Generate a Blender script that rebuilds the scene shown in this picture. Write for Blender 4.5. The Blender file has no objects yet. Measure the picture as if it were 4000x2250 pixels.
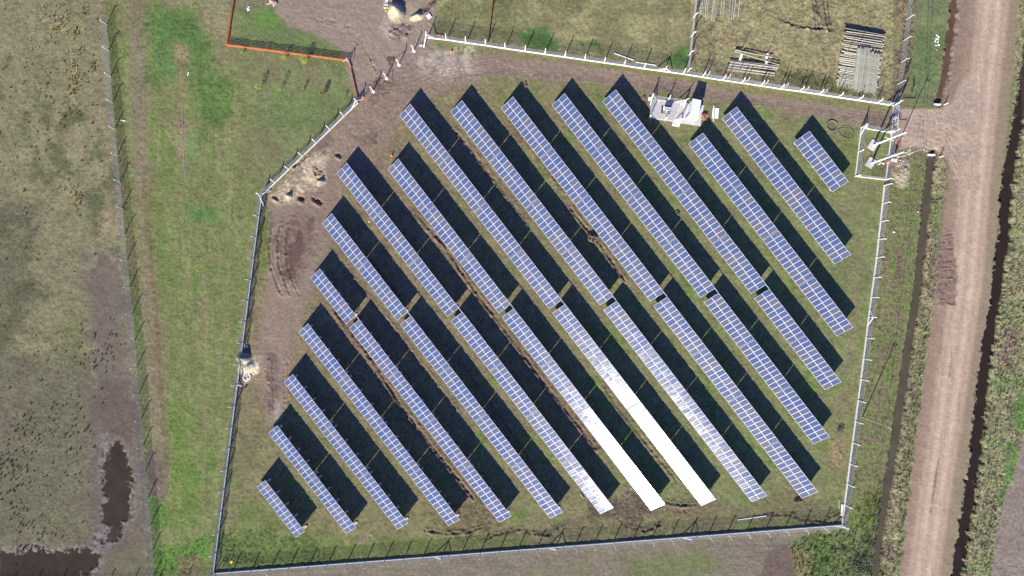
import bpy, math, random
import numpy as np
from mathutils import Vector, Matrix, Euler

random.seed(7)
rng = np.random.default_rng(11)
S = bpy.context.scene
COL = S.collection

# ------------------------------------------------------------------ camera, sky, sun, exposure
F, H = 2374.3, 120.3            # focal length in pixels of the 4000 px wide photograph, flying height in metres
cam = bpy.data.cameras.new('camera')
cam.sensor_width = 36.0
cam.lens = 36.0 * F / 4000.0
cam.clip_start = 1.0
cam.clip_end = 6000.0
camo = bpy.data.objects.new('camera', cam)
camo.location = (0, 0, H)
camo.rotation_euler = (0, 0, 0)
COL.objects.link(camo)
S.camera = camo

SUN_EL = math.radians(28.2)
SUN_DIR = Vector((-0.4017 * math.cos(SUN_EL), -0.9158 * math.cos(SUN_EL), math.sin(SUN_EL))).normalized()
w = bpy.data.worlds.new('World')
S.world = w
w.use_nodes = True
nt = w.node_tree
bg = nt.nodes['Background']
sky = nt.nodes.new('ShaderNodeTexSky')
sky.sky_type = 'NISHITA'
sky.sun_disc = False
sky.sun_elevation = SUN_EL
sky.sun_rotation = math.atan2(SUN_DIR.x, SUN_DIR.y)
sky.altitude = 50.0
sky.air_density = 1.6
sky.dust_density = 0.1
sky.ozone_density = 8.0
wb = nt.nodes.new('ShaderNodeVectorMath')          # camera white balance set for the warm sun: a cooler sky
wb.operation = 'MULTIPLY'
wb.inputs[1].default_value = (1.0, 0.9, 1.5)
nt.links.new(sky.outputs[0], wb.inputs[0])
nt.links.new(wb.outputs[0], bg.inputs[0])
bg.inputs[1].default_value = 0.058

sun = bpy.data.lights.new('sun', 'SUN')
sun.energy = 4.6
sun.angle = math.radians(0.5)
sun.color = (1.0, 0.925, 0.80)
suno = bpy.data.objects.new('sun', sun)
suno.location = SUN_DIR * 200
suno.rotation_euler = SUN_DIR.to_track_quat('Z', 'Y').to_euler()
COL.objects.link(suno)

S.render.filter_size = 1.15
S.cycles.use_denoising = False
S.view_settings.view_transform = 'Standard'
S.view_settings.look = 'None'
S.view_settings.gamma = 1.0
S.view_settings.use_curve_mapping = False
S.view_settings.exposure = 1.2
K = np.array((1.75, 1.74, 2.0))                          # photograph brightness of a sunlit flat surface divided by its base colour

# ------------------------------------------------------------------ helpers
def G(px, py, z=0.0):
    """ground (or height z) point seen at a pixel of the survey photograph"""
    s = (H - z) / F
    return Vector(((px - 2000) * s, -(py - 1125) * s, z))

def lin(c):
    c = np.asarray(c, float) / 255.0
    return np.where(c <= 0.04045, c / 12.92, ((c + 0.055) / 1.055) ** 2.4)

def alb(*c):
    v = lin(c) / K
    return (float(v[0]), float(v[1]), float(v[2]), 1.0)

def tag(o, label=None, cat=None, group=None, kind=None):
    if label: o['label'] = label
    if cat: o['category'] = cat
    if group: o['group'] = group
    if kind: o['kind'] = kind
    return o

def empty(name, loc, rz=0.0, label=None, cat=None, group=None):
    o = bpy.data.objects.new(name, None)
    o.empty_display_size = 0.3
    o.location = loc
    o.rotation_euler = (0, 0, rz)
    COL.objects.link(o)
    return tag(o, label, cat, group)

def mat(name, col, rough=0.8, metal=0.0, nscale=0.0, namt=0.0, bump=0.0, spec=0.3, vary=0.0):
    m = bpy.data.materials.new(name)
    m.use_nodes = True
    n, l = m.node_tree.nodes, m.node_tree.links
    b = n['Principled BSDF']
    b.inputs['Base Color'].default_value = col
    b.inputs['Roughness'].default_value = rough
    b.inputs['Metallic'].default_value = metal
    b.inputs['Specular IOR Level'].default_value = spec
    src = None
    if nscale:
        tc = n.new('ShaderNodeTexCoord')
        t = n.new('ShaderNodeTexNoise')
        t.inputs['Scale'].default_value = nscale
        t.inputs['Detail'].default_value = 5
        l.new(tc.outputs['Object'], t.inputs['Vector'])
        mr = n.new('ShaderNodeMapRange')
        mr.inputs[1].default_value = 0.25
        mr.inputs[2].default_value = 0.75
        mr.inputs[3].default_value = 1 - namt
        mr.inputs[4].default_value = 1 + namt
        l.new(t.outputs[0], mr.inputs[0])
        mx = n.new('ShaderNodeVectorMath')
        mx.operation = 'SCALE'
        mx.inputs[0].default_value = col[:3]
        l.new(mr.outputs[0], mx.inputs['Scale'])
        src = mx.outputs[0]
        if bump:
            bp = n.new('ShaderNodeBump')
            bp.inputs['Strength'].default_value = bump
            bp.inputs['Distance'].default_value = 0.05
            l.new(t.outputs[0], bp.inputs['Height'])
            l.new(bp.outputs[0], b.inputs['Normal'])
    if vary:
        oi = n.new('ShaderNodeObjectInfo')
        mr2 = n.new('ShaderNodeMapRange')
        mr2.inputs[3].default_value = 1 - vary
        mr2.inputs[4].default_value = 1 + vary
        l.new(oi.outputs['Random'], mr2.inputs[0])
        mv = n.new('ShaderNodeVectorMath')
        mv.operation = 'SCALE'
        mv.inputs[0].default_value = col[:3]
        if src: l.new(src, mv.inputs[0])
        l.new(mr2.outputs[0], mv.inputs['Scale'])
        src = mv.outputs[0]
    if src: l.new(src, b.inputs['Base Color'])
    return m

class MB:
    """collects simple solids in world (or local) coordinates and links them as one mesh object"""
    def __init__(s): s.v, s.f, s.m = [], [], []
    def add(s, vs, fs, mi=0):
        o = len(s.v)
        s.v += [tuple(p) for p in vs]
        s.f += [tuple(i + o for i in f) for f in fs]
        s.m += [mi] * len(fs)
    def box(s, c, size, rz=0.0, mi=0, rot=None):
        c = Vector(c)
        R = rot if rot is not None else Matrix.Rotation(rz, 3, 'Z')
        hx, hy, hz = size[0] / 2, size[1] / 2, size[2] / 2
        P = [c + R @ Vector((x * hx, y * hy, z * hz)) for z in (-1, 1) for x, y in ((-1, -1), (1, -1), (1, 1), (-1, 1))]
        s.add(P, [(3, 2, 1, 0), (4, 5, 6, 7), (0, 1, 5, 4), (1, 2, 6, 5), (2, 3, 7, 6), (3, 0, 4, 7)], mi)
    def prism(s, poly, z0, z1, mi=0):
        n = len(poly)
        a = sum(poly[i][0] * poly[(i + 1) % n][1] - poly[(i + 1) % n][0] * poly[i][1] for i in range(n))
        if a < 0: poly = poly[::-1]
        P = [(p[0], p[1], z0) for p in poly] + [(p[0], p[1], z1) for p in poly]
        s.add(P, [tuple(range(n))[::-1], tuple(range(n, 2 * n))] + [(i, (i + 1) % n, n + (i + 1) % n, n + i) for i in range(n)], mi)
    def tube(s, p, q, r, r2=None, n=8, mi=0, caps=True):
        p, q = Vector(p), Vector(q)
        r2 = r if r2 is None else r2
        d = (q - p).normalized()
        a = d.orthogonal().normalized()
        b = d.cross(a)
        P = []
        for c, rr in ((p, r), (q, r2)):
            for i in range(n):
                t = 2 * math.pi * i / n
                P.append(c + (a * math.cos(t) + b * math.sin(t)) * rr)
        fs = [(i, (i + 1) % n, n + (i + 1) % n, n + i) for i in range(n)]
        if caps: fs += [tuple(range(n))[::-1], tuple(range(n, 2 * n))]
        s.add(P, fs, mi)
    def bar(s, p, q, wx, wz, mi=0):
        p, q = Vector(p), Vector(q)
        d = (q - p).normalized()
        side = d.cross(Vector((0, 0, 1)))
        if side.length < 1e-4: side = Vector((1, 0, 0))
        side.normalize()
        up = side.cross(d).normalized()
        P = []
        for c in (p, q):
            for x, y in ((-1, -1), (1, -1), (1, 1), (-1, 1)):
                P.append(c + side * x * wx / 2 + up * y * wz / 2)
        s.add(P, [(3, 2, 1, 0), (4, 5, 6, 7), (0, 1, 5, 4), (1, 2, 6, 5), (2, 3, 7, 6), (3, 0, 4, 7)], mi)
    def lathe(s, prof, c=(0, 0, 0), n=14, mi=0, R=None):
        c = Vector(c)
        P = []
        for r, z in prof:
            for i in range(n):
                t = 2 * math.pi * i / n
                v = Vector((r * math.cos(t), r * math.sin(t), z))
                P.append(c + (R @ v if R is not None else v))
        fs = []
        for k in range(len(prof) - 1):
            for i in range(n):
                fs.append((k * n + i, k * n + (i + 1) % n, (k + 1) * n + (i + 1) % n, (k + 1) * n + i))
        fs += [tuple(range(n))[::-1], tuple(range((len(prof) - 1) * n, len(prof) * n))]
        s.add(P, fs, mi)
    def mesh(s, name, mats, off=(0, 0, 0), smooth=False):
        me = bpy.data.meshes.new(name)
        off = Vector(off)
        me.from_pydata([tuple(Vector(p) - off) for p in s.v], [], s.f)
        for m in (mats if isinstance(mats, (list, tuple)) else [mats]): me.materials.append(m)
        me.polygons.foreach_set('material_index', s.m)
        if smooth: me.polygons.foreach_set('use_smooth', [True] * len(s.f))
        me.update()
        return me
    def obj(s, name, mats, parent=None, off=None, smooth=False):
        if off is None: off = parent.location if parent is not None else (0, 0, 0)
        o = bpy.data.objects.new(name, s.mesh(name, mats, off, smooth))
        COL.objects.link(o)
        if parent is not None: o.parent = parent
        return o

def thing_mesh(mb, name, mats, loc, label, cat, group=None, smooth=False):
    o = mb.obj(name, mats, None, loc, smooth)
    o.location = loc
    return tag(o, label, cat, group)

def inst(name, me, parent=None, loc=(0, 0, 0), rot=(0, 0, 0)):
    o = bpy.data.objects.new(name, me)
    COL.objects.link(o)
    if parent is not None: o.parent = parent
    o.location = loc
    o.rotation_euler = rot
    return o

# ------------------------------------------------------------------ terrain: one displaced sheet out to the horizon
def axis(half, step, far):
    a = np.arange(-half, half + step / 2, step)
    out, d = [], step
    x = half
    while x < far:
        d *= 1.6
        x += d
        out.append(x)
    out = np.array(out)
    return np.concatenate([-out[::-1], a, out])

XS = axis(105.0, 0.2, 2500.0)
YS = axis(60.5, 0.2, 2500.0)
NX, NY = len(XS), len(YS)
PXs = 2000 + XS * F / H          # pixel columns and rows of the grid on the ground
PYs = 1125 - YS * F / H
PX, PY = np.meshgrid(PXs, PYs)

def rnd(ix, iy, seed):
    with np.errstate(over='ignore'):
        h = (ix.astype(np.int64) * 374761393 + iy.astype(np.int64) * 668265263 + seed * 1274126177) & 0xFFFFFFFF
        h = ((h ^ (h >> 13)) * 1274126177) & 0xFFFFFFFF
        h = ((h ^ (h >> 16)) * 2246822519) & 0xFFFFFFFF
        h = h ^ (h >> 15)
    return (h & 0xFFFFFF) / float(0xFFFFFF) * 2 - 1

def vn_sep(sx, sy, seed):
    """value noise on the grid axes (cell sizes in photo pixels)"""
    u, v = PXs / sx, PYs / sy
    iu, iv = np.floor(u).astype(np.int64), np.floor(v).astype(np.int64)
    fu, fv = u - iu, v - iv
    fu = fu * fu * (3 - 2 * fu)
    fv = (fv * fv * (3 - 2 * fv))[:, None]
    def R(a, b): return rnd(np.broadcast_to(a[None, :], (NY, NX)), np.broadcast_to(b[:, None], (NY, NX)), seed)
    return (R(iu, iv) * (1 - fu) + R(iu + 1, iv) * fu) * (1 - fv) + (R(iu, iv + 1) * (1 - fu) + R(iu + 1, iv + 1) * fu) * fv

def vn_gen(U, V, s, seed):
    u, v = U / s, V / s
    iu, iv = np.floor(u).astype(np.int64), np.floor(v).astype(np.int64)
    fu, fv = u - iu, v - iv
    fu = fu * fu * (3 - 2 * fu)
    fv = fv * fv * (3 - 2 * fv)
    return (rnd(iu, iv, seed) * (1 - fu) + rnd(iu + 1, iv, seed) * fu) * (1 - fv) + (rnd(iu, iv + 1, seed) * (1 - fu) + rnd(iu + 1, iv + 1, seed) * fu) * fv

def fbm(s, seed, octv=4, ar=1.0):
    o, a = 0, 0.0
    for k in range(octv):
        g = 0.55 ** k
        o = o + g * vn_sep(s * ar / 2 ** k, s / 2 ** k, seed + 17 * k)
        a += g
    return o / a * 1.5

N200 = fbm(260, 1, 4)
N60 = fbm(75, 5, 4)
N20 = fbm(26, 9, 3)
N8 = fbm(10, 14, 2)
N4 = vn_sep(4.1, 4.3, 21)
N4b = vn_sep(4.4, 4.0, 77)
NV = vn_sep(6, 90, 31) * 0.6 + vn_sep(13, 160, 32) * 0.6     # streaks along the photo's vertical
NH = vn_sep(150, 7, 41) * 0.6 + vn_sep(70, 4, 42) * 0.4      # streaks along the horizontal

C = np.empty((NY, NX, 3))
C[:] = (124, 119, 84)
VEG = np.full((NY, NX), 0.12)
REL = np.full((NY, NX), 0.05)     # fine relief amplitude (m)
Z = np.zeros((NY, NX))

def sst(a, b, x):
    t = np.clip((x - a) / (b - a), 0, 1)
    return t * t * (3 - 2 * t)

def window(x0, y0, x1, y1):
    c0, c1 = np.searchsorted(PXs, x0), np.searchsorted(PXs, x1)
    r0, r1 = np.searchsorted(-PYs[::-1] * -1, y0), np.searchsorted(PYs[::-1], y1)
    return slice(max(NY - r1, 0), max(NY - r0, 0)), slice(c0, c1)

def sd_poly(pts, W):
    x, y = PX[W], PY[W]
    d = np.full(x.shape, 1e18)
    ins = np.zeros(x.shape, bool)
    n = len(pts)
    for i in range(n):
        ax, ay = pts[i]; bx, by = pts[(i + 1) % n]
        ex, ey = bx - ax, by - ay
        t = np.clip(((x - ax) * ex + (y - ay) * ey) / (ex * ex + ey * ey + 1e-9), 0, 1)
        d = np.minimum(d, (x - ax - t * ex) ** 2 + (y - ay - t * ey) ** 2)
        if ay != by:
            c = ((ay > y) != (by > y)) & (x < (bx - ax) * (y - ay) / (by - ay) + ax)
            ins ^= c
    d = np.sqrt(d)
    return np.where(ins, -d, d)

def sd_line(pts, W, signed=False):
    """distance to a polyline; also the sign of the side (+ right of travel in photo axes)"""
    x, y = PX[W], PY[W]
    d = np.full(x.shape, 1e18)
    sg = np.zeros(x.shape)
    for (ax, ay), (bx, by) in zip(pts[:-1], pts[1:]):
        ex, ey = bx - ax, by - ay
        L = math.hypot(ex, ey)
        t = np.clip(((x - ax) * ex + (y - ay) * ey) / (L * L), 0, 1)
        dd = (x - ax - t * ex) ** 2 + (y - ay - t * ey) ** 2
        if signed:
            m = dd < d
            sg = np.where(m, np.sign((x - ax) * ey - (y - ay) * ex), sg)
        d = np.minimum(d, dd)
    d = np.sqrt(d)
    return d * np.where(sg == 0, 1, sg) if signed else d

def put(mask, W, col=None, veg=None, rel=None):
    if col is not None: C[W] += (np.asarray(col, float) - C[W]) * mask[..., None]
    if veg is not None: VEG[W] += (veg - VEG[W]) * mask
    if rel is not None: REL[W] += (rel - REL[W]) * mask

def bbox(pts, m):
    xs = [p[0] for p in pts]; ys = [p[1] for p in pts]
    return window(min(xs) - m, min(ys) - m, max(xs) + m, max(ys) + m)

def area(pts, col=None, soft=10, wob=10, a=1.0, veg=None, rel=None, patchy=0.0):
    W = bbox(pts, soft + wob * 2 + 4)
    s = sd_poly(pts, W) + wob * (N60[W] * 0.8 + N20[W] * 0.7 + N8[W] * 0.35)
    m = sst(soft, -soft, s) * a
    if patchy: m = m * np.clip(1 + patchy * (N20[W] * 1.2 + N8[W] * 0.8), 0, 1.3).clip(0, 1)
    put(m, W, col, veg, rel)

def stroke(pts, width, col=None, soft=4, wob=3, a=1.0, veg=None, rel=None, patchy=0.0, ext=False):
    W = bbox(pts, width + soft + wob * 2 + 4)
    s = sd_line(pts, W) - width / 2 + wob * (N20[W] + N8[W] * 0.6)
    m = sst(soft, -soft, s) * a
    if patchy: m = m * np.clip(1 + patchy * (N20[W] + N8[W]), 0, 1.2).clip(0, 1)
    put(m, W, col, veg, rel)

def blob(x, y, rx, ry=None, ang=0, **k):
    ry = ry or rx
    a = math.radians(ang)
    pts = []
    for i in range(14):
        t = 2 * math.pi * i / 14
        u, v = rx * math.cos(t), ry * math.sin(t)
        pts.append((x + u * math.cos(a) - v * math.sin(a), y + u * math.sin(a) + v * math.cos(a)))
    area(pts, **k)

def groove(pts, width, depth, ridge=0.0, rough=0.4):
    """a rut or trench with spoil thrown to both sides (real relief)"""
    W = bbox(pts, width * 2.5 + 6)
    d = sd_line(pts, W) + N8[W] * width * rough
    Z[W] -= depth * sst(width * 0.6, 0, d) * (1 + 0.5 * N20[W])
    if ridge: Z[W] += ridge * np.exp(-((d - width * 0.95) / (width * 0.4)) ** 2) * np.clip(0.8 + N20[W] + 0.8 * N8[W], 0, 2)

def mound(x, y, rx, ry, ang, h, p=1.0, lumpy=0.35):
    W = window(x - 2.2 * max(rx, ry), y - 2.2 * max(rx, ry), x + 2.2 * max(rx, ry), y + 2.2 * max(rx, ry))
    a = math.radians(ang)
    dx, dy = PX[W] - x, PY[W] - y
    u, v = (dx * math.cos(a) + dy * math.sin(a)) / rx, (-dx * math.sin(a) + dy * math.cos(a)) / ry
    r = np.sqrt(u * u + v * v) + lumpy * 0.35 * (N20[W] * 0.7 + N8[W] * 0.6)
    Z[W] += h * np.clip(1 - r, 0, 1) ** p * (1 + lumpy * N8[W] * 0.6)

# --- the survey of lines
LF = [(400, -300), (418, 96), (441, 401), (470, 710), (498, 1018), (527, 1331), (545, 1536), (568, 1842), (589, 2050), (603, 2248), (625, 2600)]  # left field fence
TOPF = [(1669, 149), (3489, 414)]
RGTF = [(3453, 725), (3422, 1006), (3391, 1238), (3361, 1481), (3318, 1809), (3287, 2049)]
BOTF = [(3287, 2049), (836, 2238)]
LEFF = [(836, 2238), (1024, 764)]
DIAF = [(1024, 764), (1398, 404)]
COMP = [(1669, 149), (3489, 414), (3453, 725), (3422, 1006), (3391, 1238), (3361, 1481), (3318, 1809), (3287, 2049), (836, 2238), (1024, 764), (1398, 404)]
ROAD = [(4040, -1500), (3905, -300), (3880, 0), (3838, 362), (3802, 750), (3772, 1112), (3716, 1500), (3660, 1862), (3604, 2250), (3500, 2950)]
DITW1 = [(3650, 600), (3645, 612), (3635, 700), (3629, 750), (3618, 853), (3605, 983), (3595, 1086), (3580, 1190), (3564, 1293), (3548, 1397), (3533, 1500), (3517, 1603), (3499, 1733), (3479, 1862), (3460, 1966), (3440, 2095), (3424, 2250), (3390, 2500)]
DITW2 = [(3760, -260), (3733, 0), (3721, 103), (3708, 207), (3694, 310), (3668, 398)]
DITE = [(4100, -400), (4040, 100), (4003, 362), (3957, 621), (3937, 750), (3931, 905), (3906, 1086), (3885, 1242), (3859, 1397), (3846, 1500), (3831, 1629), (3818, 1785), (3800, 1914), (3781, 2018), (3756, 2173), (3743, 2260), (3690, 2600)]
POND1 = [(466, 1728), (497, 1769), (510, 1821), (518, 1914), (519, 1981), (507, 2023), (487, 2049), (476, 2074), (450, 2105), (414, 2121), (362, 2126), (372, 2100), (414, 2095), (424, 2059), (398, 2038), (404, 1992), (414, 1950), (404, 1893), (393, 1852), (409, 1790), (430, 1750)]
POND2 = [(-400, 2200), (-30, 2157), (20, 2147), (52, 2155), (119, 2142), (233, 2150), (331, 2142), (398, 2160), (383, 2209), (352, 2235), (316, 2250), (280, 2290), (100, 2330), (-400, 2330)]

BIG = 1e5
# left field
area([(-BIG, -BIG), (390, -BIG)] + LF + [(630, BIG), (-BIG, BIG)], (134, 125, 95), soft=3, wob=1, veg=0.2, rel=0.055)
lf = PX < np.interp(PY, [p[1] for p in LF], [p[0] for p in LF])
for src, lo, hi, col, a in ((N60 * 0.6 + N200, 0.15, 0.8, (146, 133, 104), 0.8), (N200 * 0.7 - N60 * 0.7, 0.1, 0.7, (92, 95, 60), 0.75)):
    put(sst(lo, hi, src) * lf * a, np.s_[:, :], col)
area([(-200, 780), (130, 800), (140, 1150), (60, 1400), (-200, 1300)], (96, 92, 68), soft=50, wob=30, a=0.7)
area([(-200, 1400), (300, 1350), (420, 1500), (390, 1800), (380, 2150), (-200, 2150)], (108, 101, 80), soft=70, wob=40, a=0.85)
area([(330, 980), (480, 1010), (520, 1300), (548, 1700), (590, 2240), (400, 2260), (330, 2100), (350, 1500)], (118, 105, 90), soft=45, wob=30, a=0.85, veg=0.03, rel=0.03)
area([(390, 1500), (560, 1500), (560, 1720), (420, 1740)], (108, 92, 78), soft=35, wob=20, a=0.8)
area([(60, 1990), (280, 1960), (380, 2060), (300, 2130), (60, 2120)], (112, 108, 80), soft=40, wob=30, a=0.6)
area([(450, 2140), (590, 2120), (600, 2260), (400, 2260)], (112, 108, 76), soft=30, wob=20, a=0.8)
area([(230, 1180), (330, 1220), (330, 1450), (210, 1420)], (112, 112, 72), soft=50, wob=30, a=0.6)
for x, y, rx, ry in ((290, 330, 22, 75), (300, 770, 18, 45), (230, 110, 45, 25), (310, 115, 26, 28), (320, 190, 22, 16), (335, 45, 18, 20)):
    blob(x, y, rx, ry, col=(176, 156, 105), soft=10, wob=16, a=0.75, veg=0.85, patchy=0.9)
blob(415, 870, 22, 52, col=(160, 140, 118), soft=8, wob=16, a=0.9, patchy=0.8)
blob(380, 290, 18, 50, col=(146, 124, 104), soft=14, wob=14, a=0.7)
for P in (POND1, POND2):
    W = bbox(P, 70)
    s = sd_poly(P, W) + 10 * N20[W] + 6 * N8[W]
    put(sst(70, 0, s) * 0.55, W, (104, 90, 74), veg=0.04)
    m = sst(34, 4, s) * (0.2 + 0.65 * np.clip(N4[W] + 0.6 * N8[W] + 0.2, 0, 1))
    put(m, W, (150, 142, 134), veg=0.02, rel=0.03)  # pale glints off wet grass, painted as speckle into the shore colour
area([(388, 1700), (420, 1690), (470, 1720), (480, 1830), (450, 1860), (425, 1800), (395, 1800)], (150, 142, 132), soft=14, wob=14, a=0.7, patchy=0.9)
area([(380, 2080), (430, 2060), (470, 2090), (420, 2150), (350, 2150)], (142, 134, 130), soft=12, wob=14, a=0.6, patchy=0.9)

# green strip between the left field and the compound
STRIP = [(405, -BIG)] + LF + [(625, BIG), (836, BIG), (836, 2238), (1024, 764), (1000, 500), (900, 0), (900, -BIG)]
area(STRIP, (122, 126, 76), soft=3, wob=2, veg=0.2, rel=0.05)
st = sd_poly([(x, max(min(y, 9000), -9000)) for x, y in STRIP], np.s_[:, :]) < 0
put(sst(0.0, 0.9, NV + 0.5 * N60) * st * 0.7, np.s_[:, :], (142, 134, 96))
put(sst(0.25, 0.9, N60 * 0.8 - NV * 0.6 + N200 * 0.4) * st * 0.75, np.s_[:, :], (93, 122, 50))
stroke([(520, -300), (530, 60), (545, 400), (550, 700), (575, 1000), (600, 1300), (615, 1600), (625, 1800)], 70, (141, 126, 98), soft=22, wob=10, a=0.85, veg=0.06)
stroke([(565, 700), (590, 1000), (612, 1300), (640, 1700)], 16, (120, 92, 62), soft=10, wob=6, a=0.5)
stroke([(430, 0), (470, 500), (500, 800), (520, 1100)], 46, (112, 112, 62), soft=18, wob=14, a=0.6, veg=0.45)
stroke([(493, 760), (507, 900), (520, 1050)], 26, (150, 130, 100), soft=12, wob=14, a=0.7, veg=0.4)
stroke([(479, 520), (487, 600), (497, 800)], 30, (140, 124, 88), soft=14, wob=14, a=0.8, veg=0.5)
area([(590, 20), (680, 0), (800, 60), (835, 180), (840, 320), (780, 330), (700, 240), (650, 330), (585, 300), (570, 130)], (98, 122, 64), soft=30, wob=26, a=0.85, veg=0.24, rel=0.06)
area([(600, 60), (760, 60), (800, 160), (790, 260), (700, 190), (620, 190)], (88, 116, 56), soft=24, wob=24, a=0.7, veg=0.28, rel=0.06)
area([(780, 310), (915, 320), (922, 400), (870, 490), (790, 475), (760, 390)], (92, 118, 56), soft=20, wob=16, a=0.9, veg=0.28, rel=0.06)
area([(640, 230), (700, 220), (690, 320), (640, 310)], (104, 132, 72), soft=16, wob=16, a=0.7, veg=0.3)
area([(700, 480), (780, 520), (770, 640), (700, 640)], (108, 132, 76), soft=30, wob=20, a=0.7)
area([(640, 560), (700, 560), (710, 740), (640, 740)], (108, 126, 62), soft=30, wob=20, a=0.7)
area([(683, 170), (735, 175), (738, 240), (690, 235)], (160, 138, 108), soft=14, wob=14, a=0.9)
area([(680, 470), (738, 480), (735, 600), (690, 615)], (150, 132, 108), soft=14, wob=16, a=0.9)
stroke([(700, 180), (712, 480), (722, 740)], 34, (140, 126, 92), soft=16, wob=14, a=0.5)
area([(770, 40), (900, 0), (900, 160), (800, 130)], (152, 136, 106), soft=30, wob=24, a=0.85)
area([(620, -BIG), (900, -BIG), (900, 20), (650, 20)], (150, 136, 104), soft=30, wob=24, a=0.8)
area([(830, 130), (900, 190), (900, 300), (860, 250)], (138, 124, 98), soft=18, wob=16, a=0.7)
area([(560, 770), (640, 770), (700, 1100), (620, 1200), (590, 1000)], (112, 128, 62), soft=30, wob=20, a=0.6)
area([(720, 800), (860, 820), (850, 870), (740, 860)], (92, 132, 64), soft=20, wob=18, a=0.8, veg=0.4)
for y0 in (1180, 1230, 1290, 1340, 1120, 1400):
    stroke([(770, y0 - 60), (800, y0), (815, y0 + 90)], 7, (156, 142, 104), soft=4, wob=5, a=0.6)
area([(570, 1760), (655, 1752), (668, 1860), (650, 1950), (590, 1930)], (128, 112, 94), soft=8, wob=8, a=0.9, veg=0.05)
area([(595, 2140), (720, 2120), (815, 2080), (825, 2170), (790, 2250), (600, 2250)], (98, 134, 56), soft=22, wob=24, a=0.9, veg=0.5)
area([(590, 1960), (665, 1985), (665, 2060), (600, 2060)], (98, 132, 58), soft=16, wob=18, a=0.85, veg=0.4)
area([(700, 2190), (800, 2180), (790, 2290), (690, 2290)], (140, 120, 92), soft=16, wob=18, a=0.8)
area([(640, 1560), (740, 1560), (780, 2060), (690, 2060)], (108, 130, 54), soft=40, wob=30, a=0.6)

# north-west plot inside the orange barrier, and the area above it
area([(905, -BIG), (1100, -BIG), (1130, 60), (1350, 230), (1400, 380), (1024, 764), (1000, 500), (905, 180)], (124, 127, 83), soft=10, wob=8, veg=0.16, rel=0.04)
area([(905, 10), (1000, 40), (1090, 60), (1180, 90), (1290, 150), (1350, 225), (1340, 300), (1180, 200), (960, 150)], (108, 122, 72), soft=24, wob=22, a=0.85, veg=0.2)
area([(1050, 330), (1300, 370), (1380, 420), (1260, 520), (1120, 540), (1000, 480)], (110, 124, 72), soft=40, wob=28, a=0.7, veg=0.25)
area([(1000, 200), (1100, 260), (1080, 330), (960, 330)], (128, 118, 86), soft=30, wob=24, a=0.7)
area([(920, 480), (1080, 520), (1060, 640), (1000, 700), (940, 600)], (128, 120, 84), soft=30, wob=24, a=0.7)
area([(1180, 240), (1300, 280), (1260, 340), (1180, 320)], (130, 116, 90), soft=24, wob=20, a=0.5)
area([(905, -BIG), (1090, -BIG), (1090, 30), (1000, 40), (905, 10)], (136, 128, 98), soft=16, wob=14, a=0.9, veg=0.1)
area([(1000, 40), (1090, 40), (1090, 110), (1010, 110)], (100, 136, 58), soft=16, wob=14, a=0.8)

# field north of the compound
area([(1640, -BIG), (2712, -BIG), (2684, 290), (1669, 149), (1700, 60)], (137, 129, 91), soft=10, wob=6, veg=0.2, rel=0.055)
nf = (PX > 1700) & (PX < 2700) & (PY < 300)
put(sst(0.1, 0.9, N60 + 0.5 * N20) * nf * 0.6, np.s_[:, :], (160, 148, 108))
put(sst(0.15, 0.9, N200 - 0.5 * N60) * nf * 0.6, np.s_[:, :], (114, 114, 74))
area([(1700, 0), (1990, 0), (1990, 170), (1720, 140)], (116, 116, 74), soft=40, wob=30, a=0.6)
for P in ([(2030, 125), (2080, 112), (2130, 108), (2165, 140), (2195, 190), (2150, 202), (2070, 188), (2025, 145)], [(2240, 155), (2262, 148), (2288, 165), (2280, 186), (2252, 180)], [(2313, 160), (2335, 155), (2345, 172), (2325, 184)], [(2335, 185), (2358, 190), (2355, 205), (2338, 203)], [(2600, 215), (2640, 200), (2692, 165), (2692, 278), (2640, 265), (2608, 250)], [(1975, 214), (2010, 212), (2015, 224), (1980, 226)]):
    area(P, (84, 116, 56), soft=8, wob=9, a=0.9, veg=0.3, rel=0.06)
# pole yard
area([(2712, -BIG), (3540, -BIG), (3489, 410), (2700, 300)], (158, 144, 108), soft=4, wob=3, veg=0.45, rel=0.08)
py = (PX > 2705) & (PX < 3520) & (PY < 420)
put(sst(0.1, 0.9, N20 * 0.7 + N60) * py * 0.6, np.s_[:, :], (134, 128, 86))
put(sst(0.3, 0.95, N20 - 0.3 * N60) * py * 0.6, np.s_[:, :], (174, 158, 124))
area([(2850, 255), (3040, 290), (3250, 360), (3400, 390), (3300, 330), (3050, 260), (2900, 230)], (112, 112, 66), soft=26, wob=20, a=0.7, veg=0.7)
area([(2720, 90), (2790, 100), (2790, 250), (2710, 270)], (132, 122, 88), soft=24, wob=20, a=0.6, veg=0.6)
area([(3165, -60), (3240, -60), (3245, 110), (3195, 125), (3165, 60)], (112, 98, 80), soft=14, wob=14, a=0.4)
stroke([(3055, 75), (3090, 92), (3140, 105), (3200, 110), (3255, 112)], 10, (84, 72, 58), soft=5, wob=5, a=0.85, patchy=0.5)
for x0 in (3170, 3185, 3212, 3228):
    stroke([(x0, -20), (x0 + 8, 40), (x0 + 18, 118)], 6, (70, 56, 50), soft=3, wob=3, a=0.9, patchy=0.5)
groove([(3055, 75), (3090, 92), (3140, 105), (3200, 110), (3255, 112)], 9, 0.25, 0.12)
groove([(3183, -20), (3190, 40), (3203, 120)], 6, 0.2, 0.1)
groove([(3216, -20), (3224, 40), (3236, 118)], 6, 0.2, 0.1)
area([(3480, -BIG), (3600, -BIG), (3560, 200), (3515, 380), (3480, 390), (3500, 150)], (134, 114, 92), soft=16, wob=18, a=0.85, veg=0.8, rel=0.12)
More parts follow.
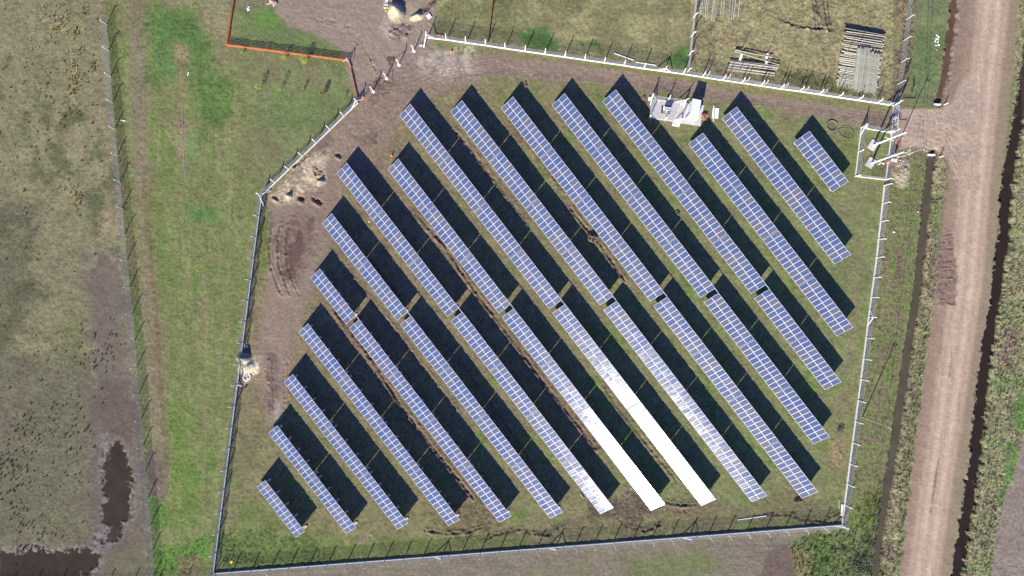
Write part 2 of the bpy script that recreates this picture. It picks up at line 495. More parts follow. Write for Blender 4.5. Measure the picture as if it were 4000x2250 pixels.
area([(3600, -BIG), (3700, -BIG), (3700, 100), (3690, 250), (3672, 380), (3590, 425), (3540, 390), (3570, 200), (3590, 60)], (118, 126, 84), soft=14, wob=14, veg=0.3)
area([(3600, 80), (3680, 130), (3690, 240), (3660, 330), (3580, 360), (3580, 200)], (108, 124, 78), soft=16, wob=16, a=0.8, veg=0.4)
area([(3655, 220), (3700, 180), (3692, 330), (3668, 350)], (126, 112, 84), soft=10, wob=10, a=0.6)

# road side: verges, ditches, road, turnout
area([(3453, 725), (3422, 1006), (3391, 1238), (3361, 1481), (3318, 1809), (3287, 2049), (3260, BIG), (3420, BIG), (3440, 2095), (3533, 1500), (3595, 1086), (3640, 640), (3520, 600)], (126, 125, 82), soft=5, wob=5, veg=0.42, rel=0.06)
vg = sd_poly([(3453, 725), (3287, 2049), (3280, 2300), (3420, 2300), (3533, 1500), (3640, 640)], np.s_[:, :]) < 0
put(sst(0.1, 0.9, N20 + N60 * 0.6) * vg * 0.7, np.s_[:, :], (108, 120, 62))
put(sst(0.2, 0.9, -N20 * 0.6 + N60 * 0.7 - N8 * 0.3) * vg * 0.7, np.s_[:, :], (140, 118, 98))
stroke([(3420, 1700), (3440, 1500), (3475, 1320), (3490, 1180), (3520, 1000)], 18, (126, 104, 90), soft=10, wob=10, a=0.7)
area([(3290, 2060), (3440, 1900), (3460, 1960), (3440, 2095), (3420, 2260), (3300, 2260)], (112, 118, 56), soft=20, wob=24, a=0.7, veg=0.9)
VW = DITW1[2:] + [(3660, 2250), (3716, 1862), (3770, 1500), (3720, 1112), (3700, 750), (3680, 640)]
area([(3640, 640), (3600, 1086), (3540, 1500), (3480, 1862), (3424, 2260), (3380, 2700), (3500, 2700), (3545, 2250), (3600, 1862), (3650, 1500), (3665, 1250), (3655, 1190), (3660, 900), (3690, 750), (3700, 600)], (156, 142, 112), soft=6, wob=7, veg=0.7, rel=0.12)
area([(3600, 1180), (3665, 1200), (3640, 1500), (3590, 1800), (3540, 2250), (3470, 2250), (3520, 1900), (3560, 1500)], (122, 128, 82), soft=20, wob=24, a=0.6, patchy=0.9, veg=0.8)
area([(3640, 750), (3690, 750), (3660, 900), (3650, 930), (3630, 900)], (120, 130, 78), soft=14, wob=10, a=0.7)
area([(3790, -400), (3990, -400), (3960, 362), (3905, 900), (3850, 1300), (3800, 1700), (3740, 2250), (3690, 2700), (3900, 2700), (4020, 2250), (BIG, 2250), (BIG, -BIG), (3790, -BIG)], (154, 148, 112), soft=12, wob=10, veg=0.75, rel=0.11)
ev = (PX > np.interp(PY, [-400, 362, 900, 1700, 2250, 2700], [3990, 3960, 3905, 3800, 3740, 3690]))
put(sst(0.1, 0.8, N60 + 0.5 * N20) * ev * 0.65, np.s_[:, :], (116, 134, 78))
put(sst(0.2, 0.9, -N60 * 0.8 + 0.6 * N20) * ev * 0.6, np.s_[:, :], (170, 150, 126))
area([(3985, 1510), (BIG, 1510), (BIG, 1700), (3965, 1680), (3960, 1640)], (98, 132, 56), soft=10, wob=12, a=0.9, veg=0.4)
area([(3940, 1720), (3985, 1760), (3975, 1860), (3930, 1930), (3905, 1960), (3925, 1840)], (100, 132, 58), soft=12, wob=12, a=0.9, veg=0.4)
area([(BIG, 1690), (3998, 1700), (3960, 1850), (3910, 1990), (3885, 2130), (3870, 2250), (3850, 2600), (BIG, 2600)], (152, 136, 120), soft=7, wob=6, veg=0.0, rel=0.05)
pl = (PX > 3870) & (PY > 1690)
area([(3900, 1290), (4000, 1280), (4000, 1400), (3900, 1420)], (150, 124, 106), soft=20, wob=20, a=0.7)

def rw(y, t):                       # road edge x at photo row y; t = -1 left shoulder .. 1 right shoulder
    c = np.interp(y, [p[1] for p in ROAD], [p[0] for p in ROAD])
    return c + t
rp = np.linspace(-1500, 2950, 60)
RC = [(float(rw(y, 0)), float(y)) for y in rp]
W = np.s_[:, :]
rd = PX - np.interp(PY, [p[1] for p in ROAD], [p[0] for p in ROAD])
wob = 5 * N20 + 3 * N8
lefts = np.interp(PY, [0, 380, 400, 750, 1300, 2250], [-165, -150, -120, -105, -112, -88])
rights = np.interp(PY, [0, 300, 750, 1500, 2250], [105, 108, 108, 112, 130])
shoulder = sst(-8, 6, rd - lefts + wob) * sst(8, -6, rd - rights + wob)
put(shoulder, W, (171, 145, 122), veg=0.0, rel=0.022)
put(shoulder * sst(0, 60, rd - 40 + wob * 3) * 0.75, W, (152, 138, 104))
put(shoulder * sst(-60, -120, rd + wob) * 0.6, W, (150, 122, 100))
tread = sst(-68, -50, rd + 0.6 * wob) * sst(74, 50, rd + 0.6 * wob)
put(tread * 0.85, W, (210, 182, 152))
for o, wd, c, a in ((-42, 7, (186, 158, 136), 0.6), (-20, 9, (218, 194, 172), 0.7), (2, 7, (190, 164, 142), 0.55), (24, 10, (220, 198, 176), 0.7), (45, 6, (186, 158, 134), 0.6), (60, 6, (196, 168, 142), 0.5), (-58, 5, (170, 144, 124), 0.6)):
    put(np.exp(-((rd - o + 0.2 * wob + 3 * N200) / wd) ** 2) * a * 0.95 * tread, W, c)
put(shoulder * sst(0.1, 0.9, NV * 0.9 + 0.2 * N60) * 0.3, W, (158, 132, 112))
for o in (-62, -88, 58, 82):        # tyre lug prints pressed into the shoulders
    Z -= 0.03 * np.exp(-((rd - o + 6 * N200) / 4) ** 2) * shoulder * (np.sin(PY * 2 * math.pi / 9.5) > 0)
stroke([(3664, 1800), (3655, 1870), (3645, 1940), (3634, 2000)], 6, (126, 106, 90), soft=3, wob=2, a=0.8)
stroke([(3718, 1370), (3708, 1470)], 4, (150, 126, 104), soft=3, wob=2, a=0.7)
# left of the road above the turnout: the wet shoulder
area([(3700, -400), (3790, -400), (3770, 60), (3750, 250), (3740, 370), (3700, 400), (3690, 330), (3712, 160)], (152, 132, 112), soft=12, wob=6, a=0.75)
# turnout
TURN = [(3480, 425), (3560, 425), (3660, 425), (3715, 405), (3735, 360), (3770, 300), (3820, 300), (3820, 760), (3735, 720), (3700, 610), (3660, 590), (3600, 580), (3500, 580), (3478, 520)]
area(TURN, (192, 168, 144), soft=8, wob=7, veg=0.0, rel=0.035)
area([(3540, 425), (3660, 425), (3700, 440), (3640, 470), (3540, 460)], (196, 174, 148), soft=10, wob=10, a=0.7)
area([(3560, 540), (3650, 520), (3700, 560), (3640, 585), (3560, 580)], (198, 176, 150), soft=10, wob=10, a=0.6)
for k in range(7):
    y = 450 + k * 17
    stroke([(3490, 470 + k * 9), (3600, y), (3690, y + 14 + k * 6), (3745, y + 60 + k * 24)], 5, (166, 138, 118), soft=3, wob=3, a=0.35)
    groove([(3600, y), (3690, y + 14 + k * 6), (3745, y + 60 + k * 24)], 5, 0.05, 0.03)
# dirt tipped on the left side of the road
area([(3690, 880), (3715, 900), (3735, 1010), (3730, 1190), (3665, 1200), (3655, 1130), (3680, 1110), (3662, 1040), (3680, 960)], (150, 124, 106), soft=6, wob=7, veg=0.0, rel=0.05)
for y0 in (1018, 1040, 1055, 1085, 1108, 1135, 1165, 1190, 915, 945, 970):
    j = (y0 * 37) % 23
    Lr = [(3662 + j, y0 + j * 0.3), (3700, y0 - 3 + (y0 * 13) % 7), (3718 + (y0 * 7) % 19, y0 - 6 + (y0 * 5) % 9)]
    stroke(Lr, 4, (128, 106, 90), soft=4, wob=5, a=0.45)
    groove(Lr, 5, 0.08, 0.08, 0.7)

# ditches
def ditch(pts, half, bank, depth, colw, colb, nz=1.0):
    W = bbox(pts, bank * 2 + 10)
    d = sd_line(pts, W) + nz * (5.0 * N20[W] + 3.5 * N8[W])
    put(sst(bank, half * 0.7, d), W, colb, veg=None)
    put(sst(half + 2, half - 4, d), W, colw, veg=0.0, rel=0.01)
    Z[W] -= depth * sst(bank, half * 0.55, d)
ditch(DITW1, 15, 24, 0.75, (84, 76, 62), (116, 98, 78), 0.5)
ditch(DITW2, 12, 22, 0.7, (104, 84, 68), (136, 118, 98))
ditch(DITE, 20, 33, 0.95, (60, 48, 40), (112, 104, 76), 1.5)

# compound
area(COMP, (132, 124, 86), soft=3, wob=2, veg=0.14, rel=0.05)
cm = sst(0, -6, sd_poly(COMP, np.s_[:, :]))
grn = sst(-350, 500, (PX - 2500) * 0.9 + (PY - 1100) * 0.25 + 260 * N60) * cm
put(grn * 0.8, W, (129, 134, 84))
put(sst(0.2, 0.9, N60 - 0.4 * N20) * cm * 0.72, W, (102, 121, 58), veg=0.22)
put(sst(0.2, 0.9, -N60 + 0.5 * N20) * cm * 0.55, W, (142, 126, 95))
put((1 - grn) * cm * sst(2350, 1500, PX) * sst(1900, 1300, PY) * 0.6, W, (138, 118, 94), rel=0.06)
# bare soil along the north track and the west side
area([(1380, 300), (1450, 330), (1560, 250), (1669, 160), (1760, 215), (2000, 222), (2400, 268), (2700, 312), (3100, 378), (3480, 440), (3490, 500), (3440, 500), (3100, 440), (2700, 372), (2300, 330), (1950, 300), (1760, 345), (1600, 430), (1410, 640), (1340, 760), (1330, 800), (1310, 870), (1270, 1000), (1240, 1040), (1215, 1130), (1180, 1250), (1140, 1420), (1115, 1620), (1050, 1660), (1010, 1500), (1010, 1300), (1060, 1000), (1040, 850), (1060, 770), (1240, 570), (1400, 420)], (150, 130, 110), soft=12, wob=14, veg=0.02, rel=0.034)
area([(1500, -BIG), (1640, -BIG), (1700, 30), (1690, 120), (1660, 180), (1560, 260), (1450, 340), (1400, 385), (1365, 320), (1340, 200), (1240, 140), (1130, 95), (1080, 60), (1085, -30), (1100, -BIG)], (160, 141, 122), soft=12, wob=14, veg=0.02, rel=0.034)
area([(2300, 240), (2700, 300), (2690, 312), (2300, 256)], (120, 120, 66), soft=6, wob=8, a=0.8, veg=0.3)
area([(2700, 305), (3100, 366), (3480, 425), (3450, 440), (3100, 392), (2700, 325)], (124, 124, 74), soft=8, wob=9, a=0.9, veg=0.3)
area([(1650, 200), (1850, 180), (1860, 250), (1900, 290), (1740, 330), (1640, 290), (1600, 240)], (190, 175, 156), soft=26, wob=26, a=0.9, patchy=0.6, rel=0.05)
area([(1680, 155), (1860, 185), (1850, 205), (1720, 190)], (118, 124, 74), soft=10, wob=12, a=0.7, veg=0.3)
area([(1770, 185), (1850, 180), (1855, 200), (1790, 205)], (206, 196, 180), soft=5, wob=10, a=0.8, patchy=0.9)
area([(1050, 778), (1130, 680), (1230, 588), (1290, 548), (1300, 580), (1275, 650), (1268, 725), (1200, 762), (1150, 792), (1090, 805)], (194, 176, 146), soft=14, wob=20, a=0.95, patchy=0.5, rel=0.09)
area([(1230, 560), (1300, 540), (1300, 580), (1250, 600)], (112, 94, 82), soft=14, wob=14, a=0.8)
area([(1400, 520), (1480, 520), (1470, 570), (1420, 570)], (104, 88, 78), soft=10, wob=10, a=0.8, rel=0.08)
area([(1330, 690), (1360, 760), (1300, 820), (1200, 800)], (150, 126, 104), soft=16, wob=12, a=0.7)
area([(1085, 860), (1180, 820), (1220, 900), (1200, 1040), (1150, 1120), (1090, 1060), (1070, 960)], (128, 106, 90), soft=24, wob=24, a=0.7, rel=0.06)
for b in ((1150, 990, 26, 60), (1165, 930, 14, 22), (1135, 1070, 18, 22), (1215, 885, 10, 22), (1085, 900, 9, 30)):
    blob(b[0], b[1], b[2], b[3], 15, col=(102, 80, 66), soft=10, wob=14, a=0.75, rel=0.03)
area([(1040, 1150), (1140, 1130), (1130, 1260), (1100, 1420), (1030, 1340)], (160, 138, 114), soft=26, wob=20, a=0.7)
area([(1045, 1380), (1085, 1390), (1090, 1600), (1040, 1600)], (118, 100, 86), soft=12, wob=12, a=0.75, rel=0.07)
area([(1075, 1560), (1098, 1570), (1095, 1640), (1070, 1640)], (176, 164, 148), soft=7, wob=8, a=0.8)
area([(1020, 860), (1050, 830), (1055, 960), (1020, 1120), (1000, 1180), (1005, 1000)], (104, 116, 58), soft=12, wob=12, a=0.8, veg=0.3)
for x0 in (1052, 1085, 1118):
    stroke([(x0 + 10, 880), (x0, 960), (x0 + 4, 1040), (x0 + 30, 1110)], 7, (100, 80, 68), soft=4, wob=4, a=0.6)
    groove([(x0 + 10, 880), (x0, 960), (x0 + 4, 1040), (x0 + 30, 1110), (x0 + 50, 1150)], 9, 0.12, 0.08)
for o in (0, 16, 60, 76):
    groove([(1050 + o, 1400), (1050 + o, 1480), (1055 + o, 1600)], 5, 0.1, 0.06)
for o in (-60, -40, -20, 0, 24, 44):     # wheel marks of the north track
    Lh = [(1330 + o * 0.6, 610 + o), (1420 + o * 0.6, 500 + o), (1560 + o * 0.5, 370 + o), (1720, 300 + o * 0.6), (1950, 262 + o * 0.5), (2400, 300 + o * 0.4), (2900, 372 + o * 0.5), (3200, 420 + o * 0.5), (3470, 466 + o * 0.6)]
    stroke(Lh, 7, (132, 112, 94) if o % 20 else (166, 146, 124), soft=5, wob=5, a=0.35)
    groove(Lh, 6, 0.03, 0.02)
for o in (0, 14, 46, 60):
    groove([(1180 + o, 60), (1330 + o, 110), (1440 + o * .5, 210 + o), (1480, 300 + o), (1560, 300 + o)], 5, 0.05, 0.03)
area([(1440, 330), (1520, 300), (1560, 330), (1480, 400), (1430, 420)], (122, 102, 86), soft=14, wob=14, a=0.7, rel=0.1)
area([(1500, 215), (1545, 225), (1530, 250), (1505, 240)], (98, 80, 68), soft=6, wob=8, a=0.8, rel=0.14)
area([(1590, 250), (1640, 260), (1650, 275), (1610, 270)], (120, 100, 84), soft=8, wob=8, a=0.7, rel=0.1)
area([(1400, 400), (1600, 300), (1820, 300), (1800, 370), (1660, 390), (1560, 470), (1520, 590), (1430, 690), (1350, 750), (1290, 900), (1250, 1010), (1220, 900), (1320, 650)], (146, 126, 104), soft=24, wob=26, a=0.65, rel=0.05, veg=0.06, patchy=0.4)
area([(870, 2090), (1300, 2110), (1900, 2080), (2100, 2110), (2090, 2145), (850, 2235)], (104, 118, 58), soft=24, wob=30, a=0.55, patchy=0.7)
# trenches between the rows
T = {0: [(1626, 838), (1735, 957), (1833, 1107), (2000, 1325), (2070, 1420), (2129, 1500), (2274, 1681), (2330, 1755)],
     1: [(2230, 815), (2259, 853), (2305, 910), (2357, 972), (2440, 1095)],
     2: [(1310, 1221), (1362, 1283), (1466, 1423), (1513, 1500), (1569, 1588), (1688, 1743), (1849, 1945)],
     3: [(1362, 1071), (1466, 1195), (1569, 1324), (1680, 1470), (1780, 1600)], 4: [(1776, 507), (1860, 610), (1947, 725), (2060, 870)],
     5: [(2352, 1500), (2414, 1593), (2517, 1722), (2647, 1883)], 6: [(1990, 470), (2100, 610), (2207, 750)],
     7: [(1700, 1290), (1830, 1460), (1960, 1640), (2060, 1790)], 8: [(2480, 1300), (2600, 1450), (2680, 1560)], 9: [(1440, 1010), (1560, 1160)]}
for k, p in T.items():
    str_ = {0: 1, 1: 1, 2: 1}.get(k, 0.6)
    stroke(p, 44 if k in (0, 2, 7, 5) else 30, (132, 108, 86), soft=10, wob=14, a=0.8 * str_, veg=0.02, rel=0.08, patchy=0.5)
    stroke(p, 6, (98, 77, 60), soft=4, wob=4, a=0.6 * str_, patchy=0.6)
    groove(p, 10, 0.15 * str_, 0.13 * str_, 0.3)
# muddy south edge and dark weeds
area([(2080, 2090), (2250, 2010), (2500, 1950), (2700, 1940), (2900, 1960), (3080, 1920), (3280, 1980), (3290, 2040), (2900, 2070), (2500, 2100), (2100, 2130)], (122, 107, 80), soft=26, wob=30, a=0.6, rel=0.07, veg=0.1, patchy=0.5)
area([(2300, 1960), (2520, 1930), (2560, 2010), (2420, 2040), (2300, 2020)], (104, 88, 74), soft=16, wob=20, a=0.8, rel=0.13)
area([(2620, 1985), (2680, 1980), (2680, 2015), (2630, 2020)], (128, 96, 80), soft=8, wob=10, a=0.8, rel=0.13)
area([(1660, 2000), (1880, 1960), (1960, 2030), (1850, 2110), (1700, 2080)], (116, 102, 72), soft=24, wob=24, a=0.6, rel=0.09)
for q in ([(1660, 2070), (1740, 2085), (1820, 2080), (1880, 2060)], [(1880, 2120), (1930, 2090), (1990, 2075), (2040, 2065)], [(2060, 2080), (2140, 2090), (2210, 2040)], [(2450, 2055), (2520, 2075), (2580, 2050)], [(3000, 2010), (3080, 2010), (3150, 2030), (3210, 2035), (3280, 2000)], [(2600, 1960), (2660, 1975), (2720, 1970)]):
    stroke(q, 12, (94, 78, 62), soft=6, wob=6, a=0.6)
    groove(q, 8, 0.14, 0.14, 0.5)
area([(860, 2080), (1000, 2060), (1180, 2090), (1290, 2130), (1280, 2190), (870, 2225), (850, 2160)], (86, 104, 52), soft=26, wob=26, a=0.75, veg=0.6, rel=0.1)
area([(930, 1950), (1010, 1960), (1150, 2080), (1260, 2060), (1380, 2110), (1700, 2120), (1700, 2160), (1000, 2190), (900, 2080)], (106, 120, 58), soft=34, wob=30, a=0.6, veg=0.2)
area([(930, 1650), (1010, 1690), (1010, 1860), (960, 1900), (905, 1850)], (118, 112, 76), soft=30, wob=24, a=0.6)
area([(1395, 2085), (1445, 2095), (1440, 2125), (1400, 2120)], (140, 118, 98), soft=6, wob=6, a=0.9)
area([(3200, 1000), (3330, 900), (3400, 800), (3400, 1100), (3340, 1300), (3200, 1250)], (120, 126, 76), soft=40, wob=30, a=0.7)
stroke([(3370, 900), (3330, 1200), (3310, 1500), (3250, 1800)], 40, (138, 126, 96), soft=22, wob=20, a=0.6)
area([(3240, 1720), (3290, 1710), (3300, 1810), (3250, 1830)], (158, 134, 100), soft=10, wob=12, a=0.75, rel=0.1)
area([(3100, 700), (3250, 760), (3340, 680), (3350, 520), (3250, 560)], (116, 122, 68), soft=26, wob=20, a=0.7)
area([(2640, 1050), (2700, 1080), (2760, 1180), (2700, 1150)], (92, 118, 50), soft=14, wob=14, a=0.8, veg=0.3)
area([(2320, 370), (2420, 360), (2400, 400), (2360, 440)], (98, 122, 58), soft=14, wob=16, a=0.7, veg=0.25)
# cropland south of the compound
area([(610, 2262), (836, 2242), (3287, 2055), (3160, 2130), (3100, 2180), (3150, 2400), (3200, BIG), (-BIG, BIG), (600, 2600)], (138, 127, 105), soft=6, wob=6, veg=0.05, rel=0.04)
sf = (PY > 2243 - (PX - 836) * 0.0771) & (PX > 836) & (PX < 3110)
skew = vn_gen(PX[-420:, :] * 0.04 + 0, PY[-420:, :] + PX[-420:, :] * 0.05, 9.0, 91) if False else None
put(sst(0.0, 0.8, NH + 0.4 * N60) * sf * 0.6, W, (116, 104, 86))
put(sst(0.1, 0.9, N200 + 0.5 * N60) * sf * 0.6, W, (124, 128, 82))
area([(2440, 2190), (2760, 2150), (2820, 2230), (2500, 2260)], (118, 130, 70), soft=30, wob=24, a=0.7)
area([(3000, 2140), (3110, 2130), (3150, 2260), (2960, 2300)], (116, 98, 84), soft=10, wob=12, a=0.85)
area([(3085, 2110), (3290, 2056), (3440, 2040), (3430, 2260), (3160, 2290), (3110, 2190)], (116, 124, 74), soft=14, wob=16, veg=0.7, rel=0.10)
area([(3090, 2140), (3160, 2160), (3180, 2260), (3130, 2290)], (158, 138, 98), soft=12, wob=14, a=0.7, veg=0.8)
area([(3180, 2110), (3250, 2120), (3240, 2260), (3180, 2260)], (96, 126, 56), soft=18, wob=18, a=0.7)
area([(3330, 2160), (3400, 2140), (3410, 2260), (3300, 2280)], (74, 80, 56), soft=20, wob=20, a=0.6)

# heaps and pits are shaped out of the sheet
sand = (232, 216, 178)
blob(1547, 58, 27, 36, -20, col=sand, soft=5, wob=5)
mound(1549, 46, 34, 46, -25, 2.3, 1.0, 0.2)
blob(1628, 68, 32, 13, -12, col=(226, 208, 172), soft=5, wob=6); mound(1628, 66, 30, 13, -12, 1.0, 0.8, 0.5)
blob(1520, 110, 34, 36, 0, col=(196, 182, 158), soft=20, wob=16, a=0.8, patchy=0.3)
blob(1590, 60, 40, 40, 0, col=(206, 188, 154), soft=20, wob=16, a=0.6, patchy=0.4)
blob(1570, 125, 40, 32, 0, col=(122, 104, 94), soft=16, wob=18, a=0.8, patchy=0.4, rel=0.16)
for q in ([(1560, 98), (1548, 130), (1540, 150)], [(1575, 90), (1556, 128)], [(1520, 105), (1525, 145)], [(1600, 110), (1585, 145)], [(1545, 100), (1535, 135)], [(1556, 130), (1567, 155)]):
    groove(q, 5, 0.2, 0.15, 0.5)
stroke([(1660, 38), (1700, 0), (1740, -60)], 22, (126, 96, 82), soft=4, wob=3, a=0.95, rel=0.02)
groove([(1662, 34), (1700, -6), (1740, -66)], 18, 0.25, 0.1, 0.2)
mound(964, 1434, 38, 28, -20, 0.8, 0.9, 0.35)
blob(955, 1398, 30, 20, 0, col=(158, 152, 146), soft=5, wob=5); mound(952, 1398, 30, 22, 0, 1.8, 0.85, 0.1)
blob(1005, 1400, 22, 16, 0, col=(176, 166, 150), soft=8, wob=8, a=0.8)
blob(1010, 1460, 34, 28, 0, col=(186, 156, 112), soft=14, wob=14, a=0.7, patchy=0.3, rel=0.09)
blob(960, 1475, 22, 20, 0, col=(196, 180, 152), soft=8, wob=8, a=0.8)
blob(972, 1437, 42, 28, -10, col=(240, 224, 188), soft=5, wob=8)
# excavations by the west corner: pits (dark by depth) and spoil
def pit(x, y, rx, ry, ang, depth, col=(150, 118, 84)):
    blob(x, y, rx * 1.5, ry * 1.9, ang, col=col, soft=7, wob=7, a=0.9, rel=0.1)
    mound(x, y, rx, ry, ang, -depth, 0.35, 0.6)
    mound(x - rx * 0.2, y + ry * 2.0, rx * 1.3, ry * 1.2, ang, 0.45, 1.0, 0.6)
pit(1323, 607, 14, 6, 32, 0.4); pit(1130, 755, 11, 5, 20, 0.3, (178, 158, 124)); pit(1178, 774, 14, 8, 28, 0.5); pit(1240, 783, 28, 7, 32, 0.4, (150, 120, 92)); pit(1079, 775, 16, 4, 28, 0.3, (190, 164, 124))
blob(1245, 690, 30, 34, -30, col=(196, 172, 128), soft=8, wob=9, a=0.85, rel=0.14); mound(1232, 688, 28, 36, 50, 0.45, 1.0, 0.6); groove([(1225, 660), (1240, 690), (1253, 702)], 8, 0.2, 0.15, 0.5)
blob(1222, 650, 8, 5, col=(150, 120, 90)); blob(1255, 714, 16, 12, 0, col=(196, 182, 162), soft=4, wob=4); mound(1253, 712, 18, 13, -40, 0.8, 0.7, 0.2)
blob(1132, 770, 15, 13, 0, col=(206, 192, 172), soft=4, wob=5); mound(1130, 770, 16, 12, 0, 0.5, 0.7, 0.5)
groove([(1150, 650), (1185, 622), (1200, 612)], 10, 0.2, 0.25, 0.5)
# pile of pale stone by the entrance
blob(3524, 672, 28, 56, 8, col=(196, 180, 150), soft=8, wob=12, a=0.95, rel=0.16, veg=0.0, patchy=0.25); mound(3520, 660, 30, 60, 8, 0.35, 0.7, 0.7)
blob(3505, 562, 14, 22, 10, col=(176, 118, 88), soft=8, wob=5, a=0.85)
blob(3480, 660, 20, 14, 0, col=(150, 118, 92), soft=6, wob=8, a=0.8, rel=0.12)
blob(2516, 384, 14, 8, 40, col=(150, 126, 106), soft=4, wob=5, a=0.8, rel=0.14)

# ponds
for P in (POND1, POND2):
    W = bbox(P, 40)
    s = sd_poly(P, W) + 14 * N20[W] + 11 * N8[W] + 7 * N4[W]
    m = sst(9, -9, s)
    put(m, W, (80, 68, 57), veg=0.0, rel=0.0)
    Z[W] -= 0.22 * sst(6, -14, s)
del s, m

# overall colour grain
GRA = np.clip(REL / 0.05, 0.18, 1.5)
C *= (1 + GRA * (0.07 * N8 + 0.10 * N4 + 0.05 * N4b + 0.05 * N20 + 0.04 * N60))[..., None]
grassy = sst(0.03, 0.2, VEG)
C[..., 1] *= 1 + 0.03 * N20 * grassy
dark = sst(0.35, 0.9, N4b * 0.7 + N8 * 0.5) * sst(0.05, 0.3, VEG)
C *= (1 - 0.16 * dark)[..., None]
C *= 1 + grassy[..., None] * np.array((0.04, 0.06, 0.0))
C = C * 0.93 + np.array((11.0, 12.0, 20.0))  # hazy bluish veil mixed into the ground colour itself
C = np.clip(C, 8, 245)

# relief
edge = sst(0, 6, 105 - np.abs(XS))[None, :] * sst(0, 4, 60.5 - np.abs(YS))[:, None]
BASE = 0.05 * N60 + REL * (0.55 * N8 + 0.75 * N4 + 0.5 * N4b)
BASE = np.maximum(BASE, -0.13)
Z = Z + BASE
flatpond = sst(0.0, -0.1, Z)
Z = Z * edge
del N200, NH, NV

def terrain_z(x, y):
    i = int(np.clip(np.searchsorted(XS, x), 0, NX - 1)); j = int(np.clip(np.searchsorted(YS, y), 0, NY - 1))
    return float(Z[j, i])

verts = np.empty((NY, NX, 3), np.float32)
verts[..., 0] = XS[None, :]; verts[..., 1] = YS[:, None]; verts[..., 2] = Z
idx = np.arange(NX * NY, dtype=np.int32).reshape(NY, NX)
quads = np.stack([idx[:-1, :-1], idx[:-1, 1:], idx[1:, 1:], idx[1:, :-1]], -1).reshape(-1, 4)

def big_mesh(name, v, faces, k, colors=None, smooth=True):
    me = bpy.data.meshes.new(name)
    me.vertices.add(len(v)); me.vertices.foreach_set('co', np.ascontiguousarray(v, np.float32).ravel())
    me.loops.add(faces.size); me.loops.foreach_set('vertex_index', np.ascontiguousarray(faces, np.int32).ravel())
    n = len(faces)
    me.polygons.add(n)
    me.polygons.foreach_set('loop_start', np.arange(0, n * k, k, dtype=np.int32))
    me.polygons.foreach_set('use_smooth', np.full(n, smooth))
    if colors is not None:
        at = me.attributes.new('tint', 'FLOAT_COLOR', 'POINT')
        c4 = np.ones((len(v), 4), np.float32); c4[:, :3] = colors
        at.data.foreach_set('color', c4.ravel())
    me.update()
    me.validate(verbose=False)
    return me

LINC = (lin(C) / K).astype(np.float32)
def tint_material(name, rough, fine, amt, bump=0.0):
    m = bpy.data.materials.new(name)
    m.use_nodes = True
    n, l = m.node_tree.nodes, m.node_tree.links
    b = n['Principled BSDF']
    b.inputs['Roughness'].default_value = rough
    b.inputs['Specular IOR Level'].default_value = 0.12
    a = n.new('ShaderNodeAttribute'); a.attribute_name = 'tint'
    tc = n.new('ShaderNodeTexCoord')
    t = n.new('ShaderNodeTexNoise'); t.inputs['Scale'].default_value = fine; t.inputs['Detail'].default_value = 4; t.inputs['Roughness'].default_value = 0.7
    l.new(tc.outputs['Object'], t.inputs['Vector'])
    mr = n.new('ShaderNodeMapRange')
    mr.inputs[1].default_value = 0.3; mr.inputs[2].default_value = 0.7; mr.inputs[3].default_value = 1 - amt; mr.inputs[4].default_value = 1 + amt
    l.new(t.outputs[0], mr.inputs[0])
    mx = n.new('ShaderNodeVectorMath'); mx.operation = 'SCALE'
    l.new(a.outputs['Color'], mx.inputs[0]); l.new(mr.outputs[0], mx.inputs['Scale'])
    l.new(mx.outputs[0], b.inputs['Base Color'])
    if bump:
        bp = n.new('ShaderNodeBump'); bp.inputs['Strength'].default_value = bump; bp.inputs['Distance'].default_value = 0.06
        l.new(t.outputs[0], bp.inputs['Height']); l.new(bp.outputs[0], b.inputs['Normal'])
    return m

M_ground = tint_material('ground_soil_and_turf', 0.95, 3.2, 0.2, 0.35)
gme = big_mesh('ground', verts.reshape(-1, 3), quads, 4, LINC.reshape(-1, 3))
gme.materials.append(M_ground)
ground = bpy.data.objects.new('ground', gme)
COL.objects.link(ground)
ground['kind'] = 'structure'

# --- standing water
def water(name, pts, z, col, grow, half=None, rough=0.06):
    m = mat(name + '_surface', col, rough, 0, 0.35, 0.22, 0.0, 0.16)
    mb = MB()
    if half is None:
        c = Vector((sum(p[0] for p in pts) / len(pts), sum(p[1] for p in pts) / len(pts), 0))
        P = [G(p[0], p[1]) for p in pts]
        n = len(P)
        # push the outline out so that the ground sheet itself cuts the shoreline
        out = []
        ar = sum(P[i].x * P[(i + 1) % n].y - P[(i + 1) % n].x * P[i].y for i in range(n))
        sg = 1 if ar > 0 else -1
        for i in range(n):
            d = (P[(i + 1) % n] - P[i - 1]).normalized()
            nn = Vector((d.y, -d.x, 0)) * sg
            out.append((P[i].x + nn.x * grow, P[i].y + nn.y * grow, z))
        mb.add(out, [tuple(range(n)) if sg > 0 else tuple(range(n))[::-1]])
    else:
        L, R = [], []
        P = [G(p[0], p[1]) for p in pts]
        for i in range(len(P)):
            d = (P[min(i + 1, len(P) - 1)] - P[max(i - 1, 0)]).normalized()
            nn = Vector((-d.y, d.x, 0))
            L.append((P[i].x + nn.x * half, P[i].y + nn.y * half, z)); R.append((P[i].x - nn.x * half, P[i].y - nn.y * half, z))
        k = len(P)
        mb.add(L + R, [(i, k + i, k + i + 1, i + 1) for i in range(k - 1)])
    o = mb.obj(name, m)
    o['kind'] = 'structure'
    return o
water('pond_water', POND1, -0.15, alb(74, 63, 53), 0.9)
water('pond_water', POND2, -0.15, alb(72, 61, 51), 0.9)
water('ditch_water', DITW1[1:], -0.50, alb(94, 88, 76), 0, 1.15)
water('ditch_water', DITW2, -0.50, alb(106, 86, 70), 0, 0.8)
